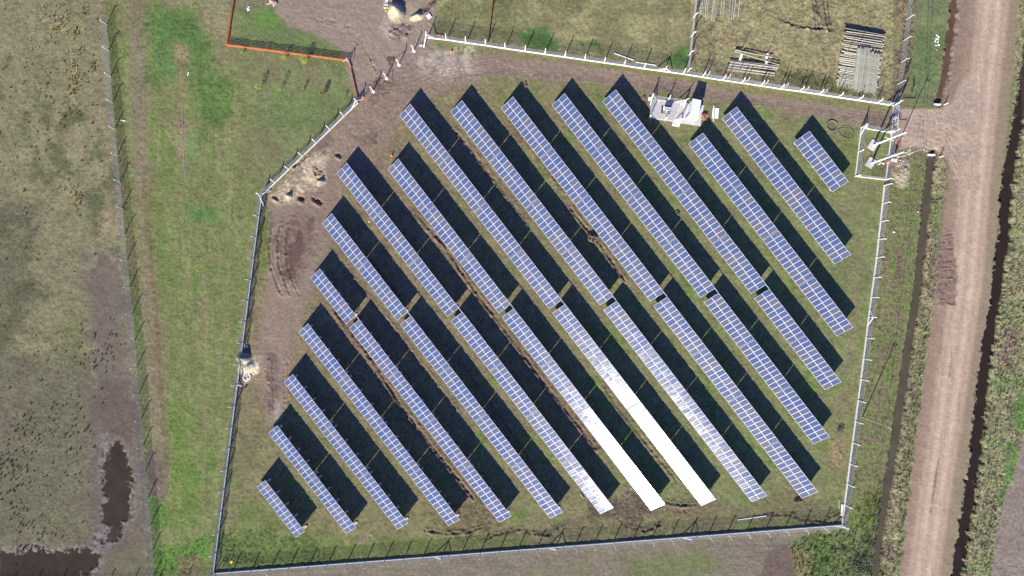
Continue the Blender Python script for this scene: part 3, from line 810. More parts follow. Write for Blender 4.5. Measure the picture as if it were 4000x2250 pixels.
water('ditch_water', DITE, -0.62, alb(58, 46, 41), 0, 1.3)

# --- standing grass: thousands of leaning blades grown where the survey shows rough growth
def grass(name, n, hmul, spread, blades, seed, region, lo, hi, tint=(1, 1, 1)):
    r = np.random.default_rng(seed)
    x = r.uniform(region[0], region[1], n); y = r.uniform(region[2], region[3], n)
    i = np.clip(np.searchsorted(XS, x), 0, NX - 1); j = np.clip(np.searchsorted(YS, y), 0, NY - 1)
    v = VEG[j, i]
    keep = r.uniform(0, 1, n) < np.clip((v - lo) / (hi - lo), 0, 1)
    x, y, i, j, v = x[keep], y[keep], i[keep], j[keep], v[keep]
    m = len(x)
    col = LINC[j, i] * np.asarray(tint) * r.uniform(0.6, 1.45, (m, 1)) * (1 + r.normal(0, 0.06, (m, 3)))
    z0 = Z[j, i]
    V = np.empty((m, blades, 3, 3), np.float32)
    th = r.uniform(0, 2 * np.pi, (m, blades))
    h = (0.05 + hmul * v[:, None]) * r.uniform(0.5, 1.2, (m, blades))
    lean = r.uniform(0.3, 1.1, (m, blades)) * h
    bx = x[:, None] + r.normal(0, spread, (m, blades)); by = y[:, None] + r.normal(0, spread, (m, blades))
    wd = r.uniform(0.025, 0.06, (m, blades)) * (0.7 + hmul * 1.5)
    V[..., 0, 0] = bx - np.sin(th) * wd; V[..., 0, 1] = by + np.cos(th) * wd
    V[..., 1, 0] = bx + np.sin(th) * wd; V[..., 1, 1] = by - np.cos(th) * wd
    V[..., 2, 0] = bx + np.cos(th) * lean; V[..., 2, 1] = by + np.sin(th) * lean
    V[..., 0, 2] = V[..., 1, 2] = z0[:, None] - 0.03
    V[..., 2, 2] = z0[:, None] + h
    V = V.reshape(-1, 3)
    fc = np.arange(len(V), dtype=np.int32).reshape(-1, 3)
    cc = np.repeat(np.clip(col, 0.004, 0.6), blades * 3, 0)
    me = big_mesh(name, V, fc, 3, cc, False)
    me.materials.append(M_grass)
    o = bpy.data.objects.new(name, me)
    COL.objects.link(o)
    o['kind'] = 'stuff'
    return o
M_grass = tint_material('grass_blades', 0.85, 1.5, 0.12)
g = grass('turf_grass', 90000, 0.25, 0.10, 3, 3, (-104, 104, -59.5, 59.5), 0.08, 0.45)
tag(g, 'short olive and green grass over the fields and between the panel rows', 'grass')
g = grass('rough_grass', 90000, 0.55, 0.16, 5, 4, (-104, 104, -59.5, 59.5), 0.38, 0.95)
tag(g, 'long rough straw and green grass on the verges and ditch banks', 'grass')

def tussocks():
    r = np.random.default_rng(23)
    pts = []
    for cx, cy, sx, sy, n in ((290, 330, 14, 50, 60), (300, 770, 10, 28, 26), (230, 110, 22, 14, 16), (310, 115, 12, 14, 14), (320, 190, 11, 9, 10), (335, 45, 9, 10, 14), (210, 60, 40, 40, 30), (370, 260, 10, 18, 12), (40, 1930, 40, 60, 34), (60, 1800, 60, 60, 34), (25, 1810, 30, 50, 24), (120, 2060, 60, 30, 30), (110, 2140, 30, 8, 16), (150, 1640, 60, 40, 40), (420, 1350, 40, 60, 26), (380, 1420, 40, 30, 20), (230, 400, 90, 160, 30), (90, 480, 70, 200, 24), (300, 640, 60, 160, 24), (300, 1690, 60, 60, 30)):
        pts.append(np.stack([r.normal(cx, sx, n), r.normal(cy, sy, n)], 1))
    pts.append(np.stack([r.uniform(-60, 430, 160), r.uniform(-60, 2250, 160)], 1))
    p = np.concatenate(pts)
    p = p[p[:, 0] < np.interp(p[:, 1], [q[1] for q in LF], [q[0] for q in LF]) - 14]
    x, y = (p[:, 0] - 2000) * H / F, -(p[:, 1] - 1125) * H / F
    m, b = len(p), 26
    straw = (((np.abs(p[:, 0] - 290) < 40) & (np.abs(p[:, 1] - 330) < 120)) | (np.abs(p[:, 1] - 770) < 70) | (p[:, 1] < 215)) & (r.uniform(0, 1, m) < 0.7)
    i = np.clip(np.searchsorted(XS, x), 0, NX - 1); j = np.clip(np.searchsorted(YS, y), 0, NY - 1)
    R0 = r.uniform(0.09, 0.24, m) * np.where(straw, 1.35, 1.0)
    th = r.uniform(0, 2 * np.pi, (m, b)); rr = np.sqrt(r.uniform(0, 1, (m, b))) * R0[:, None]
    bx, by = x[:, None] + rr * np.cos(th) * 0.5, y[:, None] + rr * np.sin(th) * 0.5
    tx, ty = x[:, None] + rr * np.cos(th) * 1.5, y[:, None] + rr * np.sin(th) * 1.5
    h = R0[:, None] * r.uniform(0.4, 1.2, (m, b))
    a2 = th + np.pi / 2; wd = 0.05
    V = np.empty((m, b, 3, 3), np.float32)
    z0 = Z[j, i][:, None]
    V[..., 0, 0] = bx + np.cos(a2) * wd; V[..., 0, 1] = by + np.sin(a2) * wd; V[..., 1, 0] = bx - np.cos(a2) * wd; V[..., 1, 1] = by - np.sin(a2) * wd
    V[..., 2, 0] = tx; V[..., 2, 1] = ty; V[..., 0, 2] = V[..., 1, 2] = z0 - 0.03; V[..., 2, 2] = z0 + h
    base = np.where(straw[:, None], lin((204, 192, 152)) / K, lin((118, 116, 88)) / K)
    cc = np.clip(base[:, None, :] * r.uniform(0.6, 1.3, (m, b, 1)), 0.004, 0.6)
    V = V.reshape(-1, 3)
    me = big_mesh('tussock_grass', V, np.arange(len(V), dtype=np.int32).reshape(-1, 3), 3, np.repeat(cc.reshape(-1, 3), 3, 0), False)
    me.materials.append(M_grass)
    o = bpy.data.objects.new('tussock_grass', me); COL.objects.link(o)
    tag(o, 'straw and dark green tussocks dotted over the left pasture', 'grass', None, 'stuff')
tussocks()
def stones():
    r = np.random.default_rng(31)
    mb = MB()
    for (x0, y0, x1, y1, n, s) in ((1100, 0, 1500, 300, 60, 0.09), (1440, 150, 1900, 330, 90, 0.10), (1060, 600, 1290, 800, 70, 0.11), (1060, 830, 1220, 1250, 50, 0.09), (1200, 1040, 1420, 1160, 20, 0.1), (1700, 1560, 1900, 1900, 20, 0.09), (2380, 1880, 2700, 2000, 50, 0.1), (950, 300, 1380, 700, 60, 0.06), (3560, 430, 3700, 580, 40, 0.07), (3500, 620, 3550, 730, 90, 0.13), (1000, 1300, 1040, 1500, 40, 0.1), (1500, 60, 1660, 170, 60, 0.1), (2550, 380, 2760, 500, 10, 0.05)):
        for k in range(n):
            p = G(r.uniform(x0, x1), r.uniform(y0, y1)); z = terrain_z(p.x, p.y); e = s * r.uniform(0.5, 1.5)
            a = r.uniform(0, 3.1); c, d = math.cos(a) * e, math.sin(a) * e
            mb.add([(p.x + c, p.y + d, z), (p.x - d * .7, p.y + c * .7, z), (p.x - c, p.y - d, z), (p.x + d * .7, p.y - c * .7, z), (p.x, p.y, z + e * 0.8)], [(0, 1, 4), (1, 2, 4), (2, 3, 4), (3, 0, 4)])
    o = mb.obj('scattered_stones', mat('pale_stone', (0.42, 0.38, 0.33, 1), 0.9, 0, 0.7, 0.3))
    tag(o, 'small pale stones and crumbs scattered over the bare soil', 'stones', None, 'stuff')
stones()
print('ground done', NX, NY)
# ------------------------------------------------------------------ materials for built things
M_conc = mat('pale_concrete', (0.52, 0.50, 0.46, 1), 0.85, 0, 3.0, 0.12)
M_white = mat('whitewashed_concrete', (0.74, 0.73, 0.70, 1), 0.8, 0, 4.0, 0.07)
M_slab = mat('concrete_slab', (0.46, 0.445, 0.42, 1), 0.9, 0, 1.2, 0.12, 0.2)
M_galv = mat('galvanised_steel', (0.48, 0.5, 0.5, 1), 0.45, 0.6, 6.0, 0.1)
M_wire = mat('galvanised_wire', (0.25, 0.265, 0.255, 1), 0.6, 0.1)
M_wirel = mat('bright_galvanised_wire', (0.42, 0.41, 0.39, 1), 0.6, 0.1)
M_dark = mat('dark_steel', (0.06, 0.06, 0.065, 1), 0.6, 0.3)
M_timber = mat('weathered_timber', (0.30, 0.245, 0.17, 1), 0.85, 0, 5.0, 0.25)
M_pole = mat('treated_pole_wood', (0.31, 0.315, 0.25, 1), 0.85, 0, 2.2, 0.22, 0.2, 0.3, 0.22)
M_pole2 = mat('bare_pole_wood', (0.40, 0.375, 0.29, 1), 0.85, 0, 2.2, 0.2, 0.2, 0.3, 0.2)
M_pole3 = mat('dark_brown_pole', (0.20, 0.165, 0.125, 1), 0.9, 0, 2.2, 0.25, 0.2, 0.3, 0.2)  # darker brown wood for some poles of the raised back layers
M_orange = mat('orange_barrier_net', (0.80, 0.37, 0.19, 1), 0.7, 0, 8.0, 0.2)
_n, _l = M_orange.node_tree.nodes, M_orange.node_tree.links
_tr = _n.new('ShaderNodeBsdfTranslucent'); _tr.inputs[0].default_value = (0.92, 0.44, 0.22, 1)
_mx = _n.new('ShaderNodeMixShader'); _mx.inputs[0].default_value = 0.65
_l.new(_n['Principled BSDF'].outputs[0], _mx.inputs[1]); _l.new(_tr.outputs[0], _mx.inputs[2])
_l.new(_mx.outputs[0], _n['Material Output'].inputs[0])
M_cone = mat('orange_cone_plastic', (0.9, 0.16, 0.02, 1), 0.45)
M_conew = mat('cone_white_band', (0.75, 0.75, 0.72, 1), 0.5)
M_sheet = mat('white_painted_sheet', (0.72, 0.73, 0.72, 1), 0.5, 0, 3.0, 0.05)
M_brick = mat('orange_clay_brick', (0.48, 0.155, 0.06, 1), 0.85, 0, 6.0, 0.2, 0.0, 0.2, 0.3)
M_glassb = mat('glazed_porcelain', (0.58, 0.52, 0.5, 1), 0.25)
M_pipe = mat('black_conduit', (0.16, 0.155, 0.14, 1), 0.55)
M_yellow = mat('yellow_plastic', (0.75, 0.62, 0.03, 1), 0.4)
M_red = mat('red_plastic', (0.62, 0.08, 0.07, 1), 0.5)
M_bag = mat('white_sack_cloth', (0.74, 0.72, 0.69, 1), 0.8, 0, 5.0, 0.12)
M_tankgrey = mat('transformer_paint', (0.33, 0.38, 0.42, 1), 0.5, 0, 3.0, 0.08)
M_soil = mat('loose_clods', (0.175, 0.125, 0.085, 1), 0.95, 0, 2.5, 0.35, 0.8)

# ------------------------------------------------------------------ solar array
TILT, SLANT, HLOW = math.radians(28.0), 3.367, 0.72
AZ = math.radians(-52.316)
PITCHV = SLANT / 2
def cell_material():
    m = bpy.data.materials.new('solar_cells_under_glass')
    m.use_nodes = True
    n, l = m.node_tree.nodes, m.node_tree.links
    b = n['Principled BSDF']
    tc = n.new('ShaderNodeTexCoord'); sep = n.new('ShaderNodeSeparateXYZ')
    l.new(tc.outputs['Object'], sep.inputs[0])
    def stripe(out, period, width, off):
        a = n.new('ShaderNodeMath'); a.operation = 'ADD'; a.inputs[1].default_value = off; l.new(out, a.inputs[0])
        d = n.new('ShaderNodeMath'); d.operation = 'DIVIDE'; d.inputs[1].default_value = period; l.new(a.outputs[0], d.inputs[0])
        f = n.new('ShaderNodeMath'); f.operation = 'FRACT'; l.new(d.outputs[0], f.inputs[0])
        g = n.new('ShaderNodeMath'); g.operation = 'LESS_THAN'; g.inputs[1].default_value = width / period; l.new(f.outputs[0], g.inputs[0])
        return g.outputs[0]
    sx = stripe(sep.outputs[0], 0.157, 0.006, 5.0 + 0.471)
    sy = stripe(sep.outputs[1], 0.159, 0.006, 5.0 + 0.795)
    mx = n.new('ShaderNodeMath'); mx.operation = 'MAXIMUM'; l.new(sx, mx.inputs[0]); l.new(sy, mx.inputs[1])
    oi = n.new('ShaderNodeObjectInfo')
    cr = n.new('ShaderNodeValToRGB')
    e = cr.color_ramp.elements
    e[0].position = 0.0; e[0].color = (0.040, 0.062, 0.135, 1)
    e[1].position = 1.0; e[1].color = (0.080, 0.080, 0.102, 1)
    k = e.new(0.40); k.color = (0.050, 0.070, 0.128, 1)
    k = e.new(0.75); k.color = (0.066, 0.076, 0.112, 1)
    l.new(oi.outputs['Random'], cr.inputs[0])
    # crystal grain of the cells
    nz = n.new('ShaderNodeTexNoise'); nz.inputs['Scale'].default_value = 9; nz.inputs['Detail'].default_value = 2
    mp = n.new('ShaderNodeMapping'); mp.inputs['Scale'].default_value = (0.25, 6.0, 1)
    ad = n.new('ShaderNodeVectorMath'); ad.operation = 'ADD'
    cm = n.new('ShaderNodeCombineXYZ'); sc = n.new('ShaderNodeMath'); sc.operation = 'MULTIPLY'; sc.inputs[1].default_value = 57.0
    l.new(oi.outputs['Random'], sc.inputs[0]); l.new(sc.outputs[0], cm.inputs[2])
    l.new(tc.outputs['Object'], ad.inputs[0]); l.new(cm.outputs[0], ad.inputs[1])
    l.new(ad.outputs[0], nz.inputs['Vector'])
    mix = n.new('ShaderNodeMix'); mix.data_type = 'RGBA'
    l.new(mx.outputs[0], mix.inputs[0]); l.new(cr.outputs[0], mix.inputs[6])
    mix.inputs[7].default_value = (0.13, 0.15, 0.22, 1)
    l.new(mix.outputs[2], b.inputs['Base Color'])
    # glass with slightly uneven polish; the unevenness runs across each panel
    sw = n.new('ShaderNodeTexNoise'); sw.inputs['Scale'].default_value = 2.0; sw.inputs['Detail'].default_value = 3
    mp2 = n.new('ShaderNodeMapping'); mp2.inputs['Scale'].default_value = (2.6, 0.3, 1)
    l.new(ad.outputs[0], mp2.inputs['Vector']); l.new(mp2.outputs[0], sw.inputs['Vector'])
    mr = n.new('ShaderNodeMapRange'); mr.inputs[1].default_value = 0.35; mr.inputs[2].default_value = 0.65
    mr.inputs[3].default_value = GLASS_R[0]; mr.inputs[4].default_value = GLASS_R[1]
    l.new(sw.outputs[0], mr.inputs[0]); l.new(mr.outputs[0], b.inputs['Roughness'])
    bp = n.new('ShaderNodeBump'); bp.inputs['Strength'].default_value = 1.0; bp.inputs['Distance'].default_value = 0.0016
    l.new(sw.outputs[0], bp.inputs['Height']); l.new(bp.outputs[0], b.inputs['Normal'])
    b.inputs['Specular IOR Level'].default_value = 0.5
    vt = n.new('ShaderNodeVectorTransform'); vt.vector_type = 'VECTOR'; vt.convert_from = 'OBJECT'; vt.convert_to = 'WORLD'
    vt.inputs[0].default_value = (1, 0, 0)
    l.new(vt.outputs[0], b.inputs['Tangent'])
    b.inputs['Anisotropic'].default_value = 0.62
    return m
GLASS_R = (0.12, 0.19)
M_cell = cell_material()
M_frame = mat('anodised_aluminium_frame', (0.56, 0.57, 0.60, 1), 0.55, 0.1)
M_back = mat('white_backsheet', (0.7, 0.7, 0.7, 1), 0.7)

MW, ML = 1.012, 1.668
def module_mesh():
    mb = MB()
    hx, hy, t, fr = MW / 2, ML / 2, 0.04, 0.034
    o = [(-hx, -hy), (hx, -hy), (hx, hy), (-hx, hy)]
    i = [(-hx + fr, -hy + fr), (hx - fr, -hy + fr), (hx - fr, hy - fr), (-hx + fr, hy - fr)]
    V = [(x, y, 0) for x, y in o] + [(x, y, t) for x, y in o] + [(x, y, t) for x, y in i] + [(x, y, t - 0.006) for x, y in i]
    fs = [(3, 2, 1, 0)] + [(a, (a + 1) % 4, 4 + (a + 1) % 4, 4 + a) for a in range(4)] + [(4 + a, 4 + (a + 1) % 4, 8 + (a + 1) % 4, 8 + a) for a in range(4)] + [(8 + a, 8 + (a + 1) % 4, 12 + (a + 1) % 4, 12 + a) for a in range(4)]
    mb.add(V, fs[:1], 2); n0 = len(mb.v)
    mb.v = []; mb.f = []; mb.m = []
    mb.add(V, fs, 0)
    mb.m[0] = 2
    mb.f.append((12, 13, 14, 15)); mb.m.append(1)
    return mb.mesh('solar_module', [M_frame, M_cell, M_back])
ME_mod = module_mesh()
ct, stt = math.cos(TILT), math.sin(TILT)
def frame_mesh():
    """one trestle: front leg, rear leg, brace and the sloping rafter"""
    mb = MB()
    def P(x, s, drop): return (x, s * ct, HLOW + s * stt - drop)
    mb.bar(P(0, 0.25, 0.13), P(0, SLANT - 0.2, 0.13), 0.06, 0.1)
    mb.bar((0, 0.75 * ct, -0.3), P(0, 0.75, 0.14), 0.08, 0.08)
    mb.bar((0, 2.75 * ct, -0.3), P(0, 2.75, 0.14), 0.08, 0.08)
    mb.bar((0, 0.8 * ct, 0.25), P(0, 2.1, 0.15), 0.05, 0.05)
    return mb.mesh('support_frame', M_galv)
ME_frm = frame_mesh()
mbx = MB(); mbx.box((0, 0, 0.02), (0.42, 0.75, 0.3)); ME_foot = mbx.mesh('footing', M_conc)

ROWS = [
 ((-39.66, 1.95, 11.48), [11], 'shortest of the upper rows, a single table of solar panels on the muddy west side'),
 ((-37.35, 12.68, 24.11), [11, 12], 'second upper row of solar panels from the west, two tables long, near the pits'),
 ((-34.45, 22.52, 35.61), [11, 11, 12], 'third upper row of solar panels from the west, top end beside the spoil'),
 ((-24.43, 23.3, 35.69), [11, 11, 12], 'fourth upper row of solar panels from the west, top end beside an orange cone'),
 ((-22.11, 33.95, 48.15), [12, 11, 11, 12], 'fifth upper row of solar panels, first of the five long rows reaching the track'),
 ((-12.07, 34.63, 48.07), [12, 11, 11, 12], 'sixth upper row of solar panels, second of the five long rows reaching the track'),
 ((-2.15, 35.35, 48.01), [12, 11, 11, 12], 'seventh upper row of solar panels, middle of the five long rows reaching the track'),
 ((7.88, 35.98, 47.84), [12, 11, 11, 12], 'eighth upper row of solar panels, fourth of the five long rows reaching the track'),
 ((17.8, 36.71, 47.84), [12, 11, 11, 12], 'long upper row of solar panels, top end just left of the white transformer yard'),
 ((34.72, 28.31, 47.72), [12, 11, 11, 12], 'long row of solar panels starting just below the white kiosk and brick pallet'),
 ((41.28, 33.38, 36.27), [12, 11, 12], 'three-table row of solar panels starting right of the white board lying on the ground'),
 ((55.41, 28.66, 12.36), [12], 'short lone table of solar panels by the pole enclosure in the north-east corner'),
 ((-50.23, -39.14, 12.54), [12], 'shortest of the lower rows, one table of solar panels in the south-west corner'),
 ((-47.91, -28.49, 25.07), [12, 12], 'second lower row of solar panels from the west, two tables long, footings showing'),
 ((-44.88, -18.55, 36.57), [12, 11, 12], 'third lower row of solar panels from the west, three tables long'),
 ((-41.95, -8.68, 48.17), [12, 11, 11, 12], 'fourth lower row of solar panels from the west, first of the long lower rows'),
 ((-32.02, -7.91, 48.27), [12, 11, 11, 12], 'fifth lower row of solar panels from the west, a trench along its left side'),
 ((-21.97, -7.19, 48.21), [12, 11, 11, 12], 'sixth lower row of solar panels, all blue, two rows left of the part-glaring one'),
 ((-11.99, -6.45, 48.05), [12, 11, 11, 12], 'seventh lower row of solar panels from the west, pale and just starting to shine'),
 ((-1.99, -5.76, 48.01), [12, 11, 11, 12], 'eighth lower row of solar panels, glaring white only at its bottom end'),
 ((7.96, -4.93, 47.91), [12, 11, 11, 12], 'ninth lower row of solar panels, left of the two rows whitest with sun glare'),
 ((17.97, -4.34, 47.77), [12, 11, 11, 12], 'tenth lower row of solar panels, right of the two rows whitest with sun glare'),
 ((27.81, -3.52, 47.85), [12, 11, 11, 12], 'eleventh lower row of solar panels, long blue row ending beside a dark dug patch'),
 ((37.77, -2.79, 35.24), [11, 11, 12], 'twelfth lower row of solar panels, three tables long near the east fence'),
 ((47.65, -2.02, 22.78), [11, 11], 'easternmost of the lower rows of solar panels, two tables long near the east fence'),
]
LINKED = (0, 1, 2, 3, 4, 5, 6, 7, 8)
rr = random.Random(5)
for ri, ((x0, y0, L), tabs, lab) in enumerate(ROWS):
    root = empty('solar_panel_row', (x0, y0, 0), AZ, lab, 'solar panels', 'rows of tilted solar panels')
    gap = 0.14
    pitch = (L - gap * (len(tabs) - 1)) / sum(tabs)
    u = 0.0
    for ti, nn in enumerate(tabs):
        jt, jx = rr.gauss(0, 0.003), rr.gauss(0, 0.005)
        for c in range(nn):
            for k in (0, 1):
                s = (k + 0.5) * PITCHV
                xc = u + (c + 0.5) * pitch
                inst('solar_module', ME_mod, root, (xc, s * ct, HLOW + s * stt - 0.02),
                     (TILT + 0.010 + jt + rr.gauss(0, 0.0045), 0.02 + jx + rr.gauss(0, 0.005), 0))
        tl = nn * pitch
        npst = max(2, round(tl / 2.55))
        for q in range(npst):
            xc = u + 0.45 + (tl - 0.9) * q / (npst - 1)
            inst('support_frame', ME_frm, root, (xc, 0, 0))
            inst('footing', ME_foot, root, (xc, 2.75 * ct, 0))
            inst('footing', ME_foot, root, (xc, 0.75 * ct, 0))
        u += tl + gap
    for s in (0.35, 1.35, 2.02, 3.02):
        mb = MB()
        mb.bar((0.02, s * ct, HLOW + s * stt - 0.075), (L - 0.02, s * ct, HLOW + s * stt - 0.075), 0.05, 0.06)
        o = mb.obj('mounting_rail', M_galv, None, (0, 0, 0)); o.parent = root
    if ri in LINKED:
        mb = MB(); z = HLOW + SLANT * stt - 0.06
        mb.bar((L - 0.4, SLANT * ct - 0.06, z), (L + 0.98, SLANT * ct - 0.06, z), 0.1, 0.06)
        o = mb.obj('cable_tray', M_frame, None, (0, 0, 0)); o.parent = root

# ------------------------------------------------------------------ fences
def post_mesh(name, m, h=2.05, arm=0.45, wd=0.15, prop=False):
    mb = MB()
    mb.bar((0, 0, -0.3), (0, 0, h), wd, wd)
    if arm: mb.bar((0, 0, h - 0.03), (arm * 0.72, 0, h + arm * 0.7), wd * 0.8, wd * 0.8)
    return mb.mesh(name, m)
ME_post = post_mesh('post', M_white)
ME_postg = post_mesh('post', M_conc, 2.0, 0.42, 0.13)
ME_drop = post_mesh('dropper', M_galv, 2.0, 0, 0.03)
ME_postgate = post_mesh('post', M_white, 2.1, 0, 0.14)

def netting(pts, h0, h1, step, r):
    """woven wire: two families of slanted wires with three-sided cross section"""
    mb = MB()
    for a, b in zip(pts[:-1], pts[1:]):
        a, b = Vector(a), Vector(b)
        d = b - a; Ln = d.length; d.normalize()
        nrm = Vector((-d.y, d.x, 0))
        hh = h1 - h0
        k = -hh
        while k < Ln:
            for sg in (1, -1):
                s0, s1 = (k, k + hh) if sg > 0 else (k + hh, k)
                z0, z1 = h0, h1
                t0, t1 = 0.0, 1.0
                ds = s1 - s0
                for lim in (0.0, Ln):
                    tt = (lim - s0) / ds
                    if 0 < tt < 1:
                        if (s0 < 0 and lim == 0) or (s0 > Ln and lim == Ln): t0 = max(t0, tt)
                        else: t1 = min(t1, tt)
                if t1 - t0 > 0.02:
                    p = a + d * (s0 + ds * t0) + Vector((0, 0, z0 + hh * t0)); q = a + d * (s0 + ds * t1) + Vector((0, 0, z0 + hh * t1))
                    mb.tube(p, q, r, n=3, caps=False)
            k += step
        for z in (h0, (h0 + h1) / 2, h1):
            mb.tube(a + Vector((0, 0, z)), b + Vector((0, 0, z)), r * 1.3, n=3, caps=False)
    return mb

def along(pts, spacing):
    """points every ~spacing metres along a polyline (world)"""
    out = [Vector(pts[0])]
    for a, b in zip(pts[:-1], pts[1:]):
        a, b = Vector(a), Vector(b)
        n = max(1, round((b - a).length / spacing))
        out += [a + (b - a) * (i / n) for i in range(1, n + 1)]
    return out

def fence(name, label, cat, pix, spacing, outward, pm=ME_post, net=(0.3, 2.0), step=0.11, r=0.0052, plinth=True, droppers=0, braces=(), armed=True, exact=False, skip=(), ph=0.40, pmat=None, wm=None):
    W = [G(*p) for p in pix]
    P = W if exact else along(W, spacing)
    c = W[0].copy()
    root = empty(name, (c.x, c.y, 0), 0, label, cat, 'wire mesh fences')
    for i, p in enumerate(P):
        d = (P[min(i + 1, len(P) - 1)] - P[max(i - 1, 0)]).normalized()
        n = Vector((-d.y, d.x, 0)) * outward
        if i not in skip:
            inst('post', pm, root, (p.x - c.x, p.y - c.y, 0), (random.gauss(0, 0.012), random.gauss(0, 0.012), math.atan2(n.y, n.x)))
        if i < len(P) - 1 and droppers:
            for k in range(1, droppers + 1):
                q = p + (P[i + 1] - p) * (k / (droppers + 1))
                inst('dropper', ME_drop, root, (q.x - c.x, q.y - c.y, 0), (random.gauss(0, 0.02), random.gauss(0, 0.02), math.atan2(n.y, n.x)))
        if plinth and i < len(P) - 1:
            mb = MB()
            q = P[i + 1]
            dd = (q - p).normalized()
            g0 = p + dd * 0.065 - n * 0.0; g1 = q - dd * 0.065
            jz = random.uniform(-0.02, 0.02)
            mb.bar((g0.x, g0.y, ph / 2 - 0.04 + jz), (g1.x, g1.y, ph / 2 - 0.04 + random.uniform(-0.02, 0.02)), 0.085, ph + 0.08)
            o = mb.obj('plinth_board', M_white if pmat is None else pmat, root)
    for i, vecs in braces:
        for v in vecs:
            mb = MB()
            a = P[i]
            mb.bar((a.x, a.y, 1.75), (a.x + v[0], a.y + v[1], 0.0), 0.13, 0.13)
            mb.obj('brace', M_white, root)
    nb = netting([(p.x, p.y, 0) for p in W], net[0], net[1], step, r)
    o = nb.obj('wire_netting', wm or M_wire, root)
    o['kind'] = 'stuff'
    return root

TOPP = [(1669, 149), (1745, 157), (1820, 168), (1898, 179), (1973, 190.5), (2051, 202), (2128, 213), (2205, 224), (2282, 235), (2358, 246), (2435, 257), (2512, 269), (2592, 280), (2665, 290), (2740, 302), (2818, 314), (2893, 325), (2968, 336), (3044, 348), (3120, 358), (3194, 369), (3269, 381), (3346, 392), (3420, 403), (3489, 414)]
def dirpx(a, b, m):
    v = (G(*b) - G(*a)).normalized() * m
    return (v.x, v.y)
fence('boundary_fence', 'wire mesh fence with bright white base along the north edge of the solar field', 'fence', TOPP, 3.8, 1, exact=True,
      braces=((0, (dirpx((1669, 149), (1745, 157), 2.0), dirpx((1669, 149), (1640, 230), 2.0))), (12, (dirpx((2592, 280), (2665, 290), 1.9), dirpx((2592, 280), (2512, 269), 1.9))), (24, (dirpx((3489, 414), (3420, 403), 1.9),))))
fence('boundary_fence', 'wire mesh fence with white base along the east edge beside the grey-brown ditch', 'fence', RGTF, 3.8, 1,
      braces=((7, (dirpx((3391, 1238), (3382, 1317), 1.9), dirpx((3391, 1238), (3401, 1160), 1.9))),))
fence('boundary_fence', 'wire mesh fence with white base along the south edge beside the cropland', 'fence', BOTF, 3.8, 1,
      braces=((0, (dirpx(BOTF[0], BOTF[1], 1.9), dirpx(BOTF[0], (3297, 1971), 1.9))), (8, (dirpx(BOTF[0], BOTF[1], 1.9), dirpx(BOTF[1], BOTF[0], 1.9))), (15, (dirpx(BOTF[0], BOTF[1], 1.9), dirpx(BOTF[1], BOTF[0], 1.9))), (21, (dirpx(BOTF[0], BOTF[1], 1.9), dirpx(BOTF[1], BOTF[0], 1.9)))))
fence('boundary_fence', 'wire mesh fence with white base along the west edge beside the green strip', 'fence', LEFF, 4.2, 1)
fence('boundary_fence', 'short diagonal wire mesh fence with white base by the dug-up west corner', 'fence', DIAF, 3.75, 1,
      braces=((0, (dirpx(DIAF[0], (1060, 745), 2.1), dirpx(DIAF[0], (1030, 800), 2.0))), (7, (dirpx(DIAF[1], (1418, 387), 1.3), dirpx(DIAF[1], DIAF[0], 1.9)))))
fence('field_fence', 'long grey wire fence with thin droppers along the left pasture', 'fence', LF[1:], 5.17, 1, pm=ME_postg, net=(0.05, 2.02), step=0.10, r=0.0042, plinth=False, droppers=2, wm=M_wirel)
fence('field_fence', 'grey wire fence running up between the straw field and the pole yard', 'fence', [(2684, 282), (2692, 215), (2700, 143), (2708, 70), (2716, -4), (2724, -80)], 3.8, -1, pm=ME_post, net=(0.05, 1.75), step=0.1, r=0.005, plinth=False, exact=True)
fence('field_fence', 'wire fence with slim posts close behind the white-based north fence, below the pole stacks', 'fence', [(2758, 299), (2838, 311), (2911, 322), (2983, 333), (3060, 345), (3138, 356), (3210, 367)], 3.8, 1, pm=ME_postg, net=(0.05, 1.6), step=0.16, plinth=False, exact=True)
fence('field_fence', 'overgrown wire fence with slanting white posts between the pole yard and the roadside', 'fence', [(3498, 405), (3506, 329), (3518, 244), (3528, 160), (3539, 77), (3550, -10)], 3.8, -1, pm=ME_postg, net=(0.05, 1.6), step=0.16, plinth=False, exact=True)
fence('field_fence', 'low wire fence on short posts beyond the dark roadside ditch on the right', 'fence', [(4010, 1420), (3982, 1541), (3941, 1741), (3912, 1945), (3880, 2155), (3862, 2330)], 10, -1, pm=ME_drop, net=(0.3, 1.1), step=0.6, r=0.004, plinth=False, exact=True)
fence('field_fence', 'wire fence at the bottom edge casting thin post shadows over the brown pond', 'fence', [(-60, 2306), (610, 2286), (836, 2262)], 4.9, -1, pm=ME_postg, net=(0.05, 1.6), step=0.16, plinth=False, droppers=2)

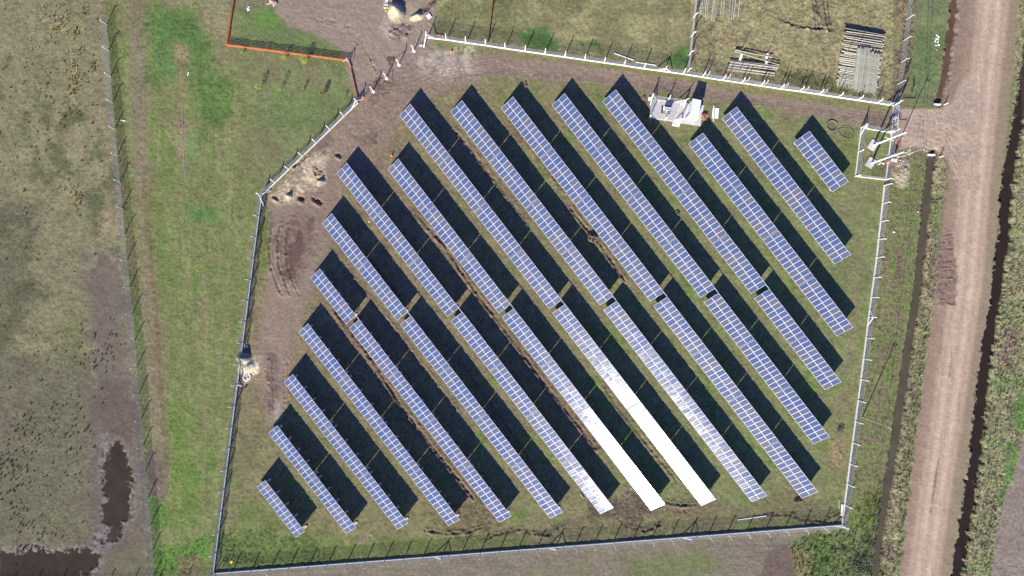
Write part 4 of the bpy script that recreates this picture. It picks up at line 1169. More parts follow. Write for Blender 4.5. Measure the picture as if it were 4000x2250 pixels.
# unfinished fence across the track: loose posts with timber props
for px, py, props, lab in ((1458, 357, ((1443, 369), (1478, 367)), 'propped fence post nearest the diagonal fence, in the gap across the track'),
                      (1510, 305, ((1494, 320), (1533, 318)), 'propped fence post with two thin timber struts, second in the gap across the track'),
                      (1559, 253, ((1541, 231), (1582, 235)), 'propped fence post beside rough clods, third in the gap across the track'),
                      (1617, 199, (), 'bare white fence post without struts in the gap across the track')):
    p = G(px, py)
    root = empty('loose_post', (p.x, p.y, 0), 0, lab, 'post', 'unfinished fence posts across the track')
    n = Vector((-0.69, 0.72, 0))
    inst('post', ME_post, root, (0, 0, 0), (0, 0, math.atan2(n.y, n.x)))
    mb = MB(); mb.lathe([(0.42, -0.1), (0.38, 0.06), (0.2, 0.12)], (p.x, p.y, 0), 9); mb.obj('concrete_collar', M_conc, root)
    for q in props:
        t = G(*q); mb = MB(); mb.bar((p.x, p.y, 1.7), (t.x, t.y, 0), 0.06, 0.06); mb.obj('strut', M_timber, root)

# orange safety netting on stakes
def barrier(label, pix, hgt, step=1.1):
    W = [G(*p) for p in pix]
    c = W[0]
    root = empty('safety_barrier', (c.x, c.y, 0), 0, label, 'safety net', 'orange plastic safety barriers')
    mb = MB()
    P = along(W, 2.6)
    for a, b in zip(P[:-1], P[1:]):
        d = b - a; Ln = d.length; d = d.normalized()
        rows = 7
        sag = random.uniform(0, 0.08)
        for k in range(rows):
            z = 0.05 + (hgt - 0.05) * k / (rows - 1)
            mb.bar((a.x, a.y, z), ((a.x + b.x) / 2, (a.y + b.y) / 2, z - sag * k / rows), 0.012, 0.07)
            mb.bar(((a.x + b.x) / 2, (a.y + b.y) / 2, z - sag * k / rows), (b.x, b.y, z), 0.012, 0.07)
        m = int(Ln / 0.14)
        for k in range(m):
            p = a + d * (k + 0.5) * Ln / m
            mb.bar((p.x, p.y, 0.02), (p.x, p.y, hgt - 0.04), 0.012, 0.04)
    o = mb.obj('plastic_net', M_orange, root); o['kind'] = 'stuff'
    for p in P:
        mb = MB(); mb.tube((p.x, p.y, -0.2), (p.x, p.y, hgt + 0.1), 0.02, n=5); mb.obj('stake', M_timber, root)
    return root
barrier('orange plastic safety net running east to west below the saplings plot top', [(888, 180), (1364, 241)], 1.0)
barrier('orange safety net running down from the pale post towards the diagonal fence', [(1364, 241), (1398, 385)], 0.35)
barrier('orange safety net running up to the top edge left of the bare soil yard', [(888, 180), (917, -10)], 0.5)
barrier('faded orange safety net standing in the straw field north of the fence', [(1905, 172), (1928, -10)], 0.45)
p = G(1364, 241)
root = empty('corner_post', (p.x, p.y, 0), 0, 'pale wooden corner post with struts at the bend of the orange net', 'post')
mb = MB(); mb.bar((p.x, p.y, -0.2), (p.x, p.y, 2.1), 0.09, 0.09); mb.obj('post', M_pole2, root)
for q in ((1340, 242), (1374, 268)):
    t = G(*q); mb = MB(); mb.bar((p.x, p.y, 1.7), (t.x, t.y, 0), 0.07, 0.07); mb.obj('strut', M_pole2, root)
p = G(1716, 143)
mb = MB()
for k in range(9):
    a = (p.x + random.uniform(-1, 1), p.y + random.uniform(-0.35, 0.35), random.uniform(0.08, 0.3)); b = (a[0] + random.uniform(-0.6, 0.6), a[1] + random.uniform(-0.3, 0.3), random.uniform(0.05, 0.25))
    mb.bar(a, b, 0.3, 0.03)
thing_mesh(mb, 'net_heap', M_orange, (p.x, p.y, 0), 'crumpled heap of orange netting lying behind the north fence corner', 'safety net')

# ------------------------------------------------------------------ entrance: pole enclosure, gate, poles, wires
def pix_fence(name, label, cat, pix, spacing, outward, closed, **k):
    return fence(name, label, cat, pix + ([pix[0]] if closed else []), spacing, outward, **k)
cage = [(3363, 499), (3481, 520), (3459, 703), (3340, 689)]
cf = pix_fence('pole_enclosure', 'square wire mesh enclosure with white base round the two concrete poles', 'fence', cage, 4.7, 1, True, ph=0.28, step=0.14,
          braces=((0, (dirpx(cage[0], cage[1], 1.5), dirpx(cage[0], cage[3], 1.7))), (1, (dirpx(cage[1], cage[0], 1.8),))))
root = empty('entrance_gate', G(3489, 416), 0, 'pale tubular steel double gate closing the entrance track', 'gate')
a, b = G(3488, 420), G(3482, 516)
mid = (a + b) / 2
for (p, q) in ((a, mid), (mid, b)):
    d = (q - p).normalized(); p2, q2 = p + d * 0.08, q - d * 0.08
    mb = MB()
    for z in (0.15, 1.05, 1.95): mb.tube((p2.x, p2.y, z), (q2.x, q2.y, z), 0.035, n=6)
    for t in (0, 0.5, 1):
        e = p2 + (q2 - p2) * t; mb.tube((e.x, e.y, 0.15), (e.x, e.y, 1.95), 0.035, n=6)
    lf_ = mb.obj('gate_leaf', M_sheet, root)
    nb = netting([(p2.x, p2.y, 0), (q2.x, q2.y, 0)], 0.18, 1.92, 0.11, 0.005)
    o = nb.obj('gate_netting', M_wire, lf_, root.location); o['kind'] = 'stuff'
mb = MB(); mb.box((mid.x, mid.y, 1.1), (0.1, 0.3, 0.2)); mb.obj('latch', M_yellow, root)

def util_pole(px, py, h, r0, r1, m, label, cat='utility pole'):
    p = G(px, py)
    root = empty('utility_pole', (p.x, p.y, 0), 0, label, cat, 'utility poles by the entrance and road')
    mb = MB(); mb.tube((p.x, p.y, -0.4), (p.x, p.y, h), r0, r1, 12); o = mb.obj('shaft', m, root, smooth=False)
    return root, p
def arm(root, e1, e2, z, wdt=0.11, m=None, ins=3):
    a, b = G(e1[0], e1[1], z), G(e2[0], e2[1], z)
    mb = MB(); mb.bar(a, b, wdt, wdt); mb.obj('crossarm', m or M_conc, root)
    for k in range(ins):
        t = k / (ins - 1) if ins > 1 else 0.5
        c = a + (b - a) * (0.06 + 0.88 * t)
        mb = MB(); mb.lathe([(0.03, 0), (0.03, 0.08), (0.09, 0.1), (0.06, 0.15), (0.09, 0.18), (0.03, 0.28)], (c.x, c.y, z + wdt / 2), 8); mb.obj('insulator', M_glassb, root)
rt, pA = util_pole(3411.5, 567.5, 9.9, 0.19, 0.13, M_white, 'northern of the two white concrete poles inside the wire enclosure')
arm(rt, (3456.6, 534.8), (3499.5, 554.5), 5.2, 0.1, M_conc, 0)
mb = MB(); mb.lathe([(0.15, 9.86), (0.17, 9.95), (0.05, 10.1)], (pA.x, pA.y, 0), 10); mb.obj('cap', M_conc, rt)
arm(rt, (3525, 541), (3531, 522), 8.8, 0.12, M_galv, 2)
for k in range(3):
    z = 4.5 + 1.6 * k
    mb = MB(); mb.lathe([(0.2, z), (0.2, z + 0.08)], (pA.x, pA.y, 0), 10); mb.obj('band', M_galv, rt)
rt, pB = util_pole(3403.6, 638, 9.9, 0.19, 0.13, M_white, 'southern white concrete pole with steel crossarms inside the wire enclosure')
arm(rt, (3460, 607), (3533, 611), 4.9, 0.1, M_galv, 3)
arm(rt, (3474, 601), (3508, 614), 5.3, 0.1, M_galv, 2)
arm(rt, (3510, 597), (3565, 598), 7.4, 0.1, M_conc, 3)
arm(rt, (3554, 569), (3552, 606), 9.1, 0.12, M_galv, 3)
arm(rt, (3546, 589), (3546, 606), 8.4, 0.1, M_galv, 2)
for k in range(6):
    z = 5.6 + 0.65 * k
    mb = MB(); mb.lathe([(0.2, z), (0.2, z + 0.09)], (pB.x, pB.y, 0), 10); mb.obj('band', M_galv, rt)
rt, pC = util_pole(3481, 624, 9.7, 0.11, 0.075, M_timber, 'slim brown wooden pole just south of the gate, carrying the roadside wires')
rt2, pD = util_pole(3368.5, 1629, 8.7, 0.11, 0.08, M_timber, 'dark wooden pole standing outside the east fence beside the ditch')
arm(rt, (3606, 586), (3618, 591), 9.4, 0.08, M_timber, 2)
arm(rt2, (3466, 1668), (3479, 1676), 8.4, 0.08, M_timber, 2)
for px, py, rot, lab in ((3409, 567, 33, 'square concrete pad under the northern white pole'), (3400, 636, 33, 'square concrete pad under the southern white pole')):
    p = G(px, py); mb = MB(); mb.box((p.x, p.y, 0.04), (1.5, 1.9, 0.24), math.radians(-rot))
    thing_mesh(mb, 'pole_pad', M_slab, (p.x, p.y, 0), lab, 'concrete pad')
def wire(label, A, B, sag, r=0.018):
    A, B = Vector(A), Vector(B)
    mb = MB(); n = 16; P = []
    for i in range(n + 1):
        t = i / n; q = A + (B - A) * t; q.z -= 4 * sag * t * (1 - t); P.append(q)
    for a, b in zip(P[:-1], P[1:]): mb.tube(a, b, r, n=4, caps=False)
    mb2 = thing_mesh(mb, 'overhead_wire', M_dark, (A.x, A.y, 0), label, 'wire', 'overhead wires along the road')
e1, e2 = G(3606, 586, 9.5), G(3618, 591, 9.5)
d1, d2 = G(3466, 1668, 8.5), G(3479, 1676, 8.5)
wire('left overhead wire from the slim wooden pole up past the top edge', e1, G(3660, -420, 9.5), 0.7)
wire('right overhead wire from the slim wooden pole up past the top edge', e2, G(3676, -420, 9.5), 0.6)
wire('left overhead wire between the two wooden roadside poles', e1, d1, 0.8)
wire('right overhead wire between the two wooden roadside poles', e2, d2, 0.7)
wire('left overhead wire from the dark wooden pole down past the bottom edge', d1, G(3350, 2650, 8.5), 0.7)
wire('right overhead wire from the dark wooden pole down past the bottom edge', d2, G(3364, 2650, 8.5), 0.7)
# meter pillar
p = G(3470, 634)
root = empty('meter_pillar', (p.x, p.y, 0), math.radians(-8), 'tan masonry meter pillar with a dark box between the southern pole and the fence', 'meter pillar')
mb = MB(); mb.box((0, 0, 0.85), (1.0, 0.5, 1.9)); o = mb.obj('pillar', mat('tan_render', (0.42, 0.28, 0.19, 1), 0.85, 0, 3, 0.12), None, (0, 0, 0)); o.parent = root
mb = MB(); mb.box((0, -0.29, 1.2), (0.6, 0.08, 0.7)); o = mb.obj('meter_box', M_dark, None, (0, 0, 0)); o.parent = root
mb = MB(); mb.box((0, 0, 1.84), (1.15, 0.65, 0.08)); o = mb.obj('coping', M_conc, None, (0, 0, 0)); o.parent = root
p = G(3441, 637); mb = MB()
for k in range(5): mb.box((p.x + random.uniform(-.5, .5), p.y + random.uniform(-.25, .25), 0.12), (0.4, 0.25, 0.2), random.uniform(0, 3))
thing_mesh(mb, 'rubble', M_white, (p.x, p.y, 0), 'white lumps of concrete rubble beside the southern pole pad', 'rubble')
# culvert heads and marker posts
for x0, y0, x1, y1, lab in ((3622, 604, 3651, 606, 'white concrete culvert head at the top of the long grey-brown ditch'), (3648, 407.5, 3674, 409, 'white concrete culvert head at the foot of the upper roadside ditch')):
    a, b = G(x0, y0), G(x1, y1)
    mb = MB(); mb.bar((a.x, a.y, -0.15), (b.x, b.y, -0.15), 0.22, 0.75); d = (b - a).normalized()
    thing_mesh(mb, 'culvert_head', M_white, (a.x, a.y, 0), lab, 'culvert')
for px, py, lab in ((3670, 614, 'white marker post beside the lower culvert head'), (3688, 409, 'white marker post beside the upper culvert head')):
    p = G(px, py); mb = MB(); mb.bar((p.x, p.y, -0.2), (p.x, p.y, 1.1), 0.16, 0.16)
    thing_mesh(mb, 'marker_post', M_white, (p.x, p.y, 0), lab, 'marker post')
p = G(3417, 2011); mb = MB(); mb.box((p.x, p.y, -0.05), (2.3, 0.35, 0.16), 0.02)
thing_mesh(mb, 'plank', M_dark, (p.x, p.y, 0), 'dark plank lying at the edge of the grey-brown ditch', 'plank')
a, b = G(3368, 1629), G(3474, 1674)

# ------------------------------------------------------------------ transformer yard and kiosk
def slab(name, label, pix, z0, z1, m=M_slab):
    P = [G(*q) for q in pix]; c = P[0]
    mb = MB(); mb.prism([(p.x, p.y) for p in P], z0, z1)
    return thing_mesh(mb, name, m, (c.x, c.y, 0), label, 'concrete slab')
pit_px = [(2584, 410), (2620, 414), (2617, 447), (2582, 443)]
yard = [(2551, 386), (2676, 403), (2660, 475), (2633, 476), (2537, 463)]
# slab with an opening for the oil pit, laid as four pieces of one mesh
P = [G(*q) for q in yard]; Q = [G(*q) for q in pit_px]
mb = MB()
ring = [(P[0], P[1], Q[1], Q[0]), (P[1], P[2], Q[2], Q[1]), (P[2], P[3], P[4], Q[3], Q[2]), (P[4], P[0], Q[0], Q[3])]
for poly in ring:
    mb.prism([(p.x, p.y) for p in poly], -0.2, 0.16)
yard_slab = thing_mesh(mb, 'yard_slab', M_slab, (P[0].x, P[0].y, 0), 'pale concrete slab under the caged transformer', 'concrete slab')
mb = MB(); mb.prism([(p.x, p.y) for p in Q], -0.22, 0.02); o = mb.obj('pit_floor', M_dark, yard_slab)
slab('kiosk_slab', 'pale concrete apron in front of and under the white kiosk', [(2680, 402), (2750, 411), (2740, 460), (2736, 493), (2657, 481)], -0.2, 0.12)
P = [G(*q, 0.35) for q in ((2625, 489), (2652.5, 494), (2683, 402), (2662, 398))]
mb = MB(); mb.prism([(p.x, p.y) for p in P], -0.1, 0.34)
r_ = thing_mesh(mb, 'cable_duct', M_conc, (P[0].x, P[0].y, 0), 'raised concrete cable duct between the transformer slab and the kiosk', 'cable duct')
for e in ((0, 3), (1, 2)):
    mb = MB(); a, b = P[e[0]], P[e[1]]; mb.bar((a.x, a.y, 0.40), (b.x, b.y, 0.40), 0.1, 0.12); mb.obj('duct_kerb', M_white, r_)
# cage
cg = [(2542, 384), (2672, 402), (2657, 473), (2536, 460)]
cgr = pix_fence('transformer_cage', 'wire mesh cage with white posts round the transformer slab', 'fence', cg, 3.3, 1, True, plinth=False, net=(0.2, 2.0), step=0.12,
      braces=((0, (dirpx(cg[0], cg[1], 1.2), dirpx(cg[0], cg[3], 1.4))), (2, (dirpx(cg[1], cg[0], 1.6), dirpx(cg[1], cg[2], 1.5))), (3, (dirpx(cg[2], cg[1], 1.5), dirpx(cg[2], cg[3], 1.4)))))
# transformer
p = G(2601, 433)
root = empty('transformer', (p.x, p.y, 0), math.radians(-8), 'grey pad transformer with ribbed tank and white bushings on the caged slab', 'transformer')
def lo(mb, name, m, smooth=False, par=None):
    o = mb.obj(name, m, None, (0, 0, 0), smooth); o.parent = par or root; return o
mb = MB(); mb.box((0, 0, 0.75), (1.25, 0.62, 1.1)); mb.box((0, 0, 1.33), (1.35, 0.72, 0.06)); mb.box((0, 0, 0.15), (1.2, 0.9, 0.1)); lo(mb, 'tank', M_tankgrey)
for sgn in (-1, 1):
    for k in range(8):
        mb = MB(); mb.box((-0.55 + k * 0.157, sgn * 0.45, 0.8), (0.035, 0.24, 0.9)); lo(mb, 'cooling_fin', M_tankgrey)
for k in range(3):
    mb = MB(); mb.lathe([(0.05, 1.36), (0.1, 1.42), (0.06, 1.47), (0.1, 1.53), (0.06, 1.58), (0.1, 1.64), (0.05, 1.72), (0.02, 1.85)], (-0.4 + k * 0.4, 0.16, 0), 9); lo(mb, 'bushing', M_glassb)
for k in range(4):
    mb = MB(); mb.lathe([(0.05, 1.36), (0.08, 1.42), (0.05, 1.48), (0.03, 1.58)], (-0.4 + k * 0.25, -0.2, 0), 9); lo(mb, 'low_bushing', M_glassb)
mb = MB(); mb.tube((-0.75, -0.35, 1.6), (-0.75, 0.35, 1.6), 0.17, n=12); mb.box((-0.72, 0, 1.38), (0.1, 0.3, 0.2)); lo(mb, 'conservator', M_sheet)
for k in range(3):
    mb = MB(); a0 = Vector((-0.2 + k * 0.12, -0.25, 1.5)); b0 = Vector((-0.25 + k * 0.2, -0.85, 0.9)); c0 = Vector((-0.3 + k * 0.2, -0.9, -0.1)); mb.tube(a0, b0, 0.035, n=6); mb.tube(b0, c0, 0.035, n=6); lo(mb, 'cable', M_glassb)
# kiosk
a, b, c, d = G(2682, 456), G(2712, 461.5), G(2721, 409), G(2691, 403)
ctr = (a + b + c + d) / 4
ux = (b - a); kw = ux.length; ang = math.atan2(ux.y, ux.x); kd = ((d + c) / 2 - (a + b) / 2).length
root = empty('kiosk', (ctr.x, ctr.y, 0.12), ang, 'white prefabricated electrical kiosk with pale blue corrugated roof and open doors', 'kiosk')
KH = 2.35
M_kw = mat('kiosk_white_panel', (0.78, 0.78, 0.77, 1), 0.6, 0, 2, 0.04)
M_roof = mat('pale_blue_roof_sheet', (0.60, 0.69, 0.77, 1), 0.4, 0.1, 2.0, 0.05)
for nm, cc, sz in (('left_wall', (-kw / 2 + 0.03, 0, KH / 2), (0.06, kd, KH)), ('right_wall', (kw / 2 - 0.03, 0, KH / 2), (0.06, kd, KH)), ('rear_wall', (0, kd / 2 - 0.03, KH / 2), (kw - 0.125, 0.06, KH)), ('floor_panel', (0, 0, 0.05), (kw - 0.13, kd - 0.13, 0.1))):
    mb = MB(); mb.box(cc, sz); o = lo(mb, nm.replace('left_', '').replace('right_', '').replace('rear_', ''), M_kw)
mb = MB(); mb.box((0, -kd / 2 + 0.03, KH - 0.12), (kw - 0.125, 0.06, 0.22)); lo(mb, 'lintel', M_kw)
mb = MB(); mb.box((0.1, 0.3, 0.9), (0.9, 1.2, 1.6)); lo(mb, 'switchgear', M_tankgrey)
for sgn, op in ((-1, -1.95), (1, -0.5)):
    hx = sgn * (kw / 2 - 0.06)
    dw = kw / 2 - 0.1
    ang2 = math.radians(-118) if sgn < 0 else math.radians(-62)
    cx, cy = hx + math.cos(ang2) * dw / 2 , -kd / 2 - 0.03 + math.sin(ang2) * dw / 2
    mb = MB(); mb.box((cx, cy, KH / 2 - 0.05), (dw, 0.05, KH - 0.3), ang2); lo(mb, 'door', M_kw)
mb = MB()
nr = 14; rw_, rdp = kw + 0.25, kd + 0.3
for k in range(nr):
    y0 = -rdp / 2 + rdp * k / nr; y1 = y0 + rdp / nr
    ym = (y0 + y1) / 2
    zl, zr = KH + 0.14, KH + 0.05
    V = []
    for (x, zz) in ((-rw_ / 2 + 0.12, zl), (rw_ / 2, zr)):
        V += [(x, y0, zz), (x, ym, zz + 0.035), (x, y1, zz)]
    V += [(x, y, zz) for (x, zz) in ((-rw_ / 2 + 0.12, zl - 0.05), (rw_ / 2, zr - 0.05)) for y in (y0, y1)]
    mb.add(V, [(0, 3, 4, 1), (1, 4, 5, 2), (6, 7, 9, 8)])
lo(mb, 'roof', M_roof)
mb = MB(); mb.bar((-rw_ / 2 + 0.05, -rdp / 2, KH + 0.1), (-rw_ / 2 + 0.05, rdp / 2, KH + 0.1), 0.1, 0.12); lo(mb, 'gutter', M_tankgrey)
# white shed skirt left of the roof
# small things round the yard
p = G(2538, 387); mb = MB(); mb.box((p.x, p.y, 0.1), (0.62, 0.66, 0.3), -0.12)
ic = thing_mesh(mb, 'inspection_box', M_white, (p.x, p.y, 0), 'small square white concrete inspection box left of the transformer slab', 'inspection box')
mb = MB(); mb.lathe([(0.1, 0.245), (0.1, 0.275)], (p.x, p.y, 0), 10); mb.obj('lid_knob', M_galv, ic)
p = G(2751, 459)
root = empty('brick_pallet', (p.x, p.y, 0), -0.12, 'timber pallet stacked with loose orange bricks right of the kiosk', 'brick pallet')
mb = MB()
for k in range(6): mb.box((-0.55 + k * 0.24, 0, 0.14), (0.16, 1.2, 0.03))
for k in range(3): mb.box((0, -0.5 + k * 0.5, 0.06), (1.3, 0.1, 0.11))
lo(mb, 'pallet', M_pole2)
mbk = MB(); mbk.box((0, 0, 0), (0.27, 0.13, 0.09)); ME_brick = mbk.mesh('brick', M_brick)
rb = random.Random(3)
for k in range(46):
    inst('brick', ME_brick, root, (rb.uniform(-0.62, 0.3), rb.uniform(-0.5, 0.55), 0.21 + 0.09 * (k % 4)), (rb.uniform(-.2, .2), rb.uniform(-.2, .2), rb.uniform(0, 3)))
p = G(2794, 443); mb = MB(); mb.box((p.x, p.y, 0.09), (1.22, 2.05, 0.05), -0.1)
thing_mesh(mb, 'board', M_sheet, (p.x, p.y, 0), 'white sheet board lying flat right of the brick pallet', 'board')
a, b = G(2789, 412, 0.2), G(2786, 473, 0.2); mb = MB(); mb.bar((a.x, a.y, 0.19), (b.x, b.y, 0.19), 0.13, 0.12)
thing_mesh(mb, 'beam', M_white, (a.x, a.y, 0), 'long white concrete beam lying across the white board', 'beam')
a, b = G(2791, 418, 0.2), G(2792, 478, 0.2); mb = MB(); mb.bar((a.x, a.y, 0.17), (b.x, b.y, 0.17), 0.07, 0.07)
thing_mesh(mb, 'lath', M_timber, (a.x, a.y, 0), 'thin timber lath lying beside the white beam on the board', 'lath')
for (x0, y0, x1, y1, wdt, m, lab) in ((2399, 209, 2476, 236, 0.14, M_white, 'upper of two white posts lying in grass behind the north fence'), (2481, 243, 2563, 256, 0.14, M_white, 'lower white post lying in grass close to the north fence'), (2882, 2030, 2993, 2014, 0.13, M_white, 'long white post lying on the mud near the south fence'), (3276, 1950, 3277, 1986, 0.09, M_pole2, 'pale timber stake lying beside the south-east fence corner'), (2265, 1926, 2280, 1946, 0.12, M_pole2, 'pale timber batten lying left of the glaring panel row end'), (3289, 1970, 3286, 2014, 0.3, M_white, 'white plinth board leaning inside the south-east fence corner')):
    a, b = G(x0, y0), G(x1, y1); mb = MB(); mb.bar((a.x, a.y, 0.1), (b.x, b.y, 0.1), wdt, 0.12)
    thing_mesh(mb, 'lying_post', m, (a.x, a.y, 0), lab, 'post')
# coils of conduit
def coil(px, py, r, turns, label, wob=0.1, rad=0.035):
    p = G(px, py); mb = MB(); n = 26; P = []
    for i in range(int(n * turns) + 1):
        t = 2 * math.pi * i / n
        rr_ = r * (1 + wob * math.sin(t * 0.37 + 1) + 0.03 * math.sin(3 * t))
        P.append(Vector((p.x + rr_ * math.cos(t), p.y + rr_ * math.sin(t), 0.1 + 0.03 * (i / n))))
    for a, b in zip(P[:-1], P[1:]): mb.tube(a, b, rad, n=5, caps=False)
    thing_mesh(mb, 'conduit_coil', M_pipe, (p.x, p.y, 0), label, 'pipe coil')
coil(3248, 492, 1.02, 4, 'round coil of dark conduit lying on grass near the pole enclosure', 0.05, 0.04)
P = [G(*q) for q in ((3268, 513), (3290, 493), (3312, 492), (3328, 510), (3336, 525), (3322, 545), (3300, 540), (3282, 530), (3272, 512), (3285, 502), (3320, 505), (3333, 520))]
mb = MB()
for a, b in zip(P[:-1], P[1:]): mb.tube((a.x, a.y, 0.1), (b.x, b.y, 0.1), 0.035, n=5)
thing_mesh(mb, 'loose_conduit', M_pipe, (P[0].x, P[0].y, 0), 'loose loop of conduit trailing right of the round coil', 'pipe')
# small white debris by the reading ladder in shade
p = G(1997, 862); root = empty('ladder', (p.x, p.y, 0), 0.0, 'small metal ladder lying in the shade between two rows', 'ladder')
mb = MB()
for sx in (-0.14, 0.14): mb.bar((sx, -0.45, 0.1), (sx, 0.45, 0.1), 0.05, 0.05)
for k in range(4): mb.bar((-0.14, -0.3 + 0.2 * k, 0.1), (0.14, -0.3 + 0.2 * k, 0.1), 0.04, 0.03)
lo(mb, 'rails_and_rungs', M_galv)

# ------------------------------------------------------------------ cones
def cone(px, py, lab):
    p = G(px, py); root = empty('traffic_cone', (p.x, p.y, terrain_z(p.x, p.y)), random.uniform(0, 1), lab, 'traffic cone', 'orange traffic cones')
    mb = MB(); mb.box((0, 0, 0.025), (0.42, 0.42, 0.05)); mb.lathe([(0.17, 0.05), (0.125, 0.26)], n=14); mb.lathe([(0.092, 0.42), (0.045, 0.66), (0.03, 0.7)], n=14); o = mb.obj('cone_body', M_cone, None, (0, 0, 0)); o.parent = root
    mb = MB(); mb.lathe([(0.126, 0.26), (0.093, 0.42)], n=14); o = mb.obj('reflective_band', M_conew, None, (0, 0, 0)); o.parent = root
cone(1531, 609, 'orange traffic cone at the top end of the fourth upper panel row')
cone(1762, 203, 'orange traffic cone on pale sand inside the north fence corner')
cone(1419, 382, 'orange traffic cone beside the diagonal fence end by the orange net')

# ------------------------------------------------------------------ pole stacks
def log(mb_z, a, b, r, lab, grp, m, cat='wooden pole'):
    A, B = G(a[0], a[1], mb_z), G(b[0], b[1], mb_z)
    mb = MB(); mb.tube(A, B, r, r * 0.82, 8)
    return thing_mesh(mb, 'wooden_pole', m, (A.x, A.y, 0), lab, cat, grp)
rl = random.Random(9)
ORD = lambda n: '%d%s' % (n, 'th' if 10 < n % 100 < 14 else {1: 'st', 2: 'nd', 3: 'rd'}.get(n % 10, 'th'))
gb = 'poles in the large crossed stack'
# bottom course, lying up-down, ends peeping out
for k in range(14):
    x = 3306 + k * 4.6
    log(0.12, (x - 36 + rl.uniform(-3, 3), 338 + k * 1.1 + rl.uniform(-6, 3)), (x + rl.uniform(-2, 2), 182 + k * 1.1 + rl.uniform(-3, 5)), 0.1, '%s pole from the left in the bottom course of the large crossed stack' % ORD(k + 1), gb, M_pole2)
# middle course, lying across
for lev, n_, y0, z, sp in ((0, 38, 112, 0.34, 5.55), (1, 9, 111, 0.55, 7.6), (2, 6, 110, 0.77, 9.5)):
    for k in range(n_):
        y = y0 + k * sp + rl.uniform(-1.2, 1.2)
        if lev == 0 and k < 17 and k % 2: continue
        sh = -(k * sp) * 0.16
        xa = 3308 + sh + rl.uniform(-12, 5); xb = 3456 + sh * 0.85 + rl.uniform(-6, 5)
        tw = rl.uniform(-2.5, 2.5)
        log(z, (xa, y + tw), (xb, y + 24 - tw), rl.uniform(0.085, 0.11), '%s pole from the back in the %s of the large stack' % (ORD(k + 1), ['lower cross layer', 'raised back layer', 'topmost back layer'][lev]), gb, (M_pole2 if rl.random() < 0.7 else M_pole) if lev == 0 or rl.random() < 0.55 else M_pole3)
for k, (yb, wh) in enumerate(((212, 'back'), (268, 'middle'), (322, 'front'))):
    sb = -(yb - 182) * 0.115
    A, B = G(3353 + sb, yb, 0.65), G(3432 + sb, yb + 22, 0.65)
    mb = MB(); mb.bar(A, B, 0.22, 0.44)
    thing_mesh(mb, 'timber_bearer', M_timber, (A.x, A.y, 0), '%s square timber bearer under the top layer of the large pole stack' % wh, 'timber', 'bearers in the large stack')
# top course, lying up-down
for k in range(24):
    x = 3350 + k * 3.72
    dy = k * 1.25
    zt = 0.98 + (0.18 if 4 < k < 20 and k % 2 else 0)
    log(zt, (x - 19 + rl.uniform(-1, 1), 350 + dy * 0.75 + rl.uniform(-9, 5)), (x + rl.uniform(-1, 1), 184 + dy + rl.uniform(-5, 5) - (8 if 8 < k < 14 else 0)), rl.uniform(0.088, 0.115), '%s grey-green pole from the left in the top layer of the large stack' % ORD(k + 1), gb, M_pole)
def stakes(lst, labs, grp, h=2.6):
    for (px, py), lab in zip(lst, labs):
        p = G(px, py); mb = MB(); mb.tube((p.x, p.y, -0.2), (p.x, p.y, h), 0.06, 0.05, 6)
        thing_mesh(mb, 'stake', M_timber, (p.x, p.y, 0), lab, 'stake', grp)
stakes([(3310, 198), (3350, 176), (3276, 330), (3436, 224), (3422, 344)], ['upright stake at the back left of the large pole stack', 'upright stake at the left of the top layer end in the large stack', 'upright stake at the front left of the large pole stack', 'upright stake at the right side of the large pole stack', 'upright stake at the front right of the large pole stack'], 'stakes round the large stack', 2.3)
# left stack on concrete sleepers
ga = 'poles in the small stack'
for k in range(9):
    y = 236 + k * 4.7
    log(0.55 if k % 2 else 0.42, (2851 - k * 1.8 + rl.uniform(-3, 3), y + rl.uniform(-1, 1)), (3041 - k * 2.5 + rl.uniform(-4, 4), y + 26 + rl.uniform(-4, 2)), 0.095, '%s pale pole from the back in the lower pack of the small stack' % ORD(k + 1), ga, M_pole2)
log(0.55, (2872, 196), (3018, 225), 0.085, 'straight pale pole across the sleepers behind the small stack', ga, M_pole2)
log(0.57, (2868, 201), (3043, 253), 0.085, 'slanting pale pole across the sleepers behind the small stack', ga, M_pole2)
for (x0, y0, x1, y1, lab) in ((2897, 208, 2888, 238, 'left white concrete sleeper under the small stack'), (2996, 212, 2991, 231, 'upper right white concrete sleeper under the small stack'), (2994, 236, 2989, 252, 'lower right white concrete sleeper under the small stack')):
    a, b = G(x0, y0), G(x1, y1); mb = MB(); mb.bar((a.x, a.y, 0.2), (b.x, b.y, 0.2), 0.42, 0.42); thing_mesh(mb, 'sleeper', M_white, (a.x, a.y, 0), lab, 'sleeper')
stakes([(2897, 195), (2997, 210)], ['left tall stake behind the small pole stack', 'right tall stake behind the small pole stack'], 'tall stakes of the small stack', 2.6)
stakes([(2885, 282), (2987, 297)], ['left stake at the front of the small pole stack', 'right stake at the front of the small pole stack'], 'front stakes of the small stack', 2.4)
# poles laid out at the top edge
gt = 'poles laid out at the top edge'
for k, (x, y) in enumerate(((2736, 55), (2742, 56), (2749, 62), (2755, 66), (2762, 72), (2781, 80), (2787, 82), (2792, 80), (2798, 62), (2816, 57), (2822, 68), (2827, 57), (2848, 70), (2859, 74), (2867, 76), (2885, 64))):
    log(0.13, (x - 1, y), (x + 15 + rl.uniform(-2, 2), y - 175), 0.095, '%s greenish pole from the left, laid on straw grass at the top edge' % ORD(k + 1), gt, M_pole)

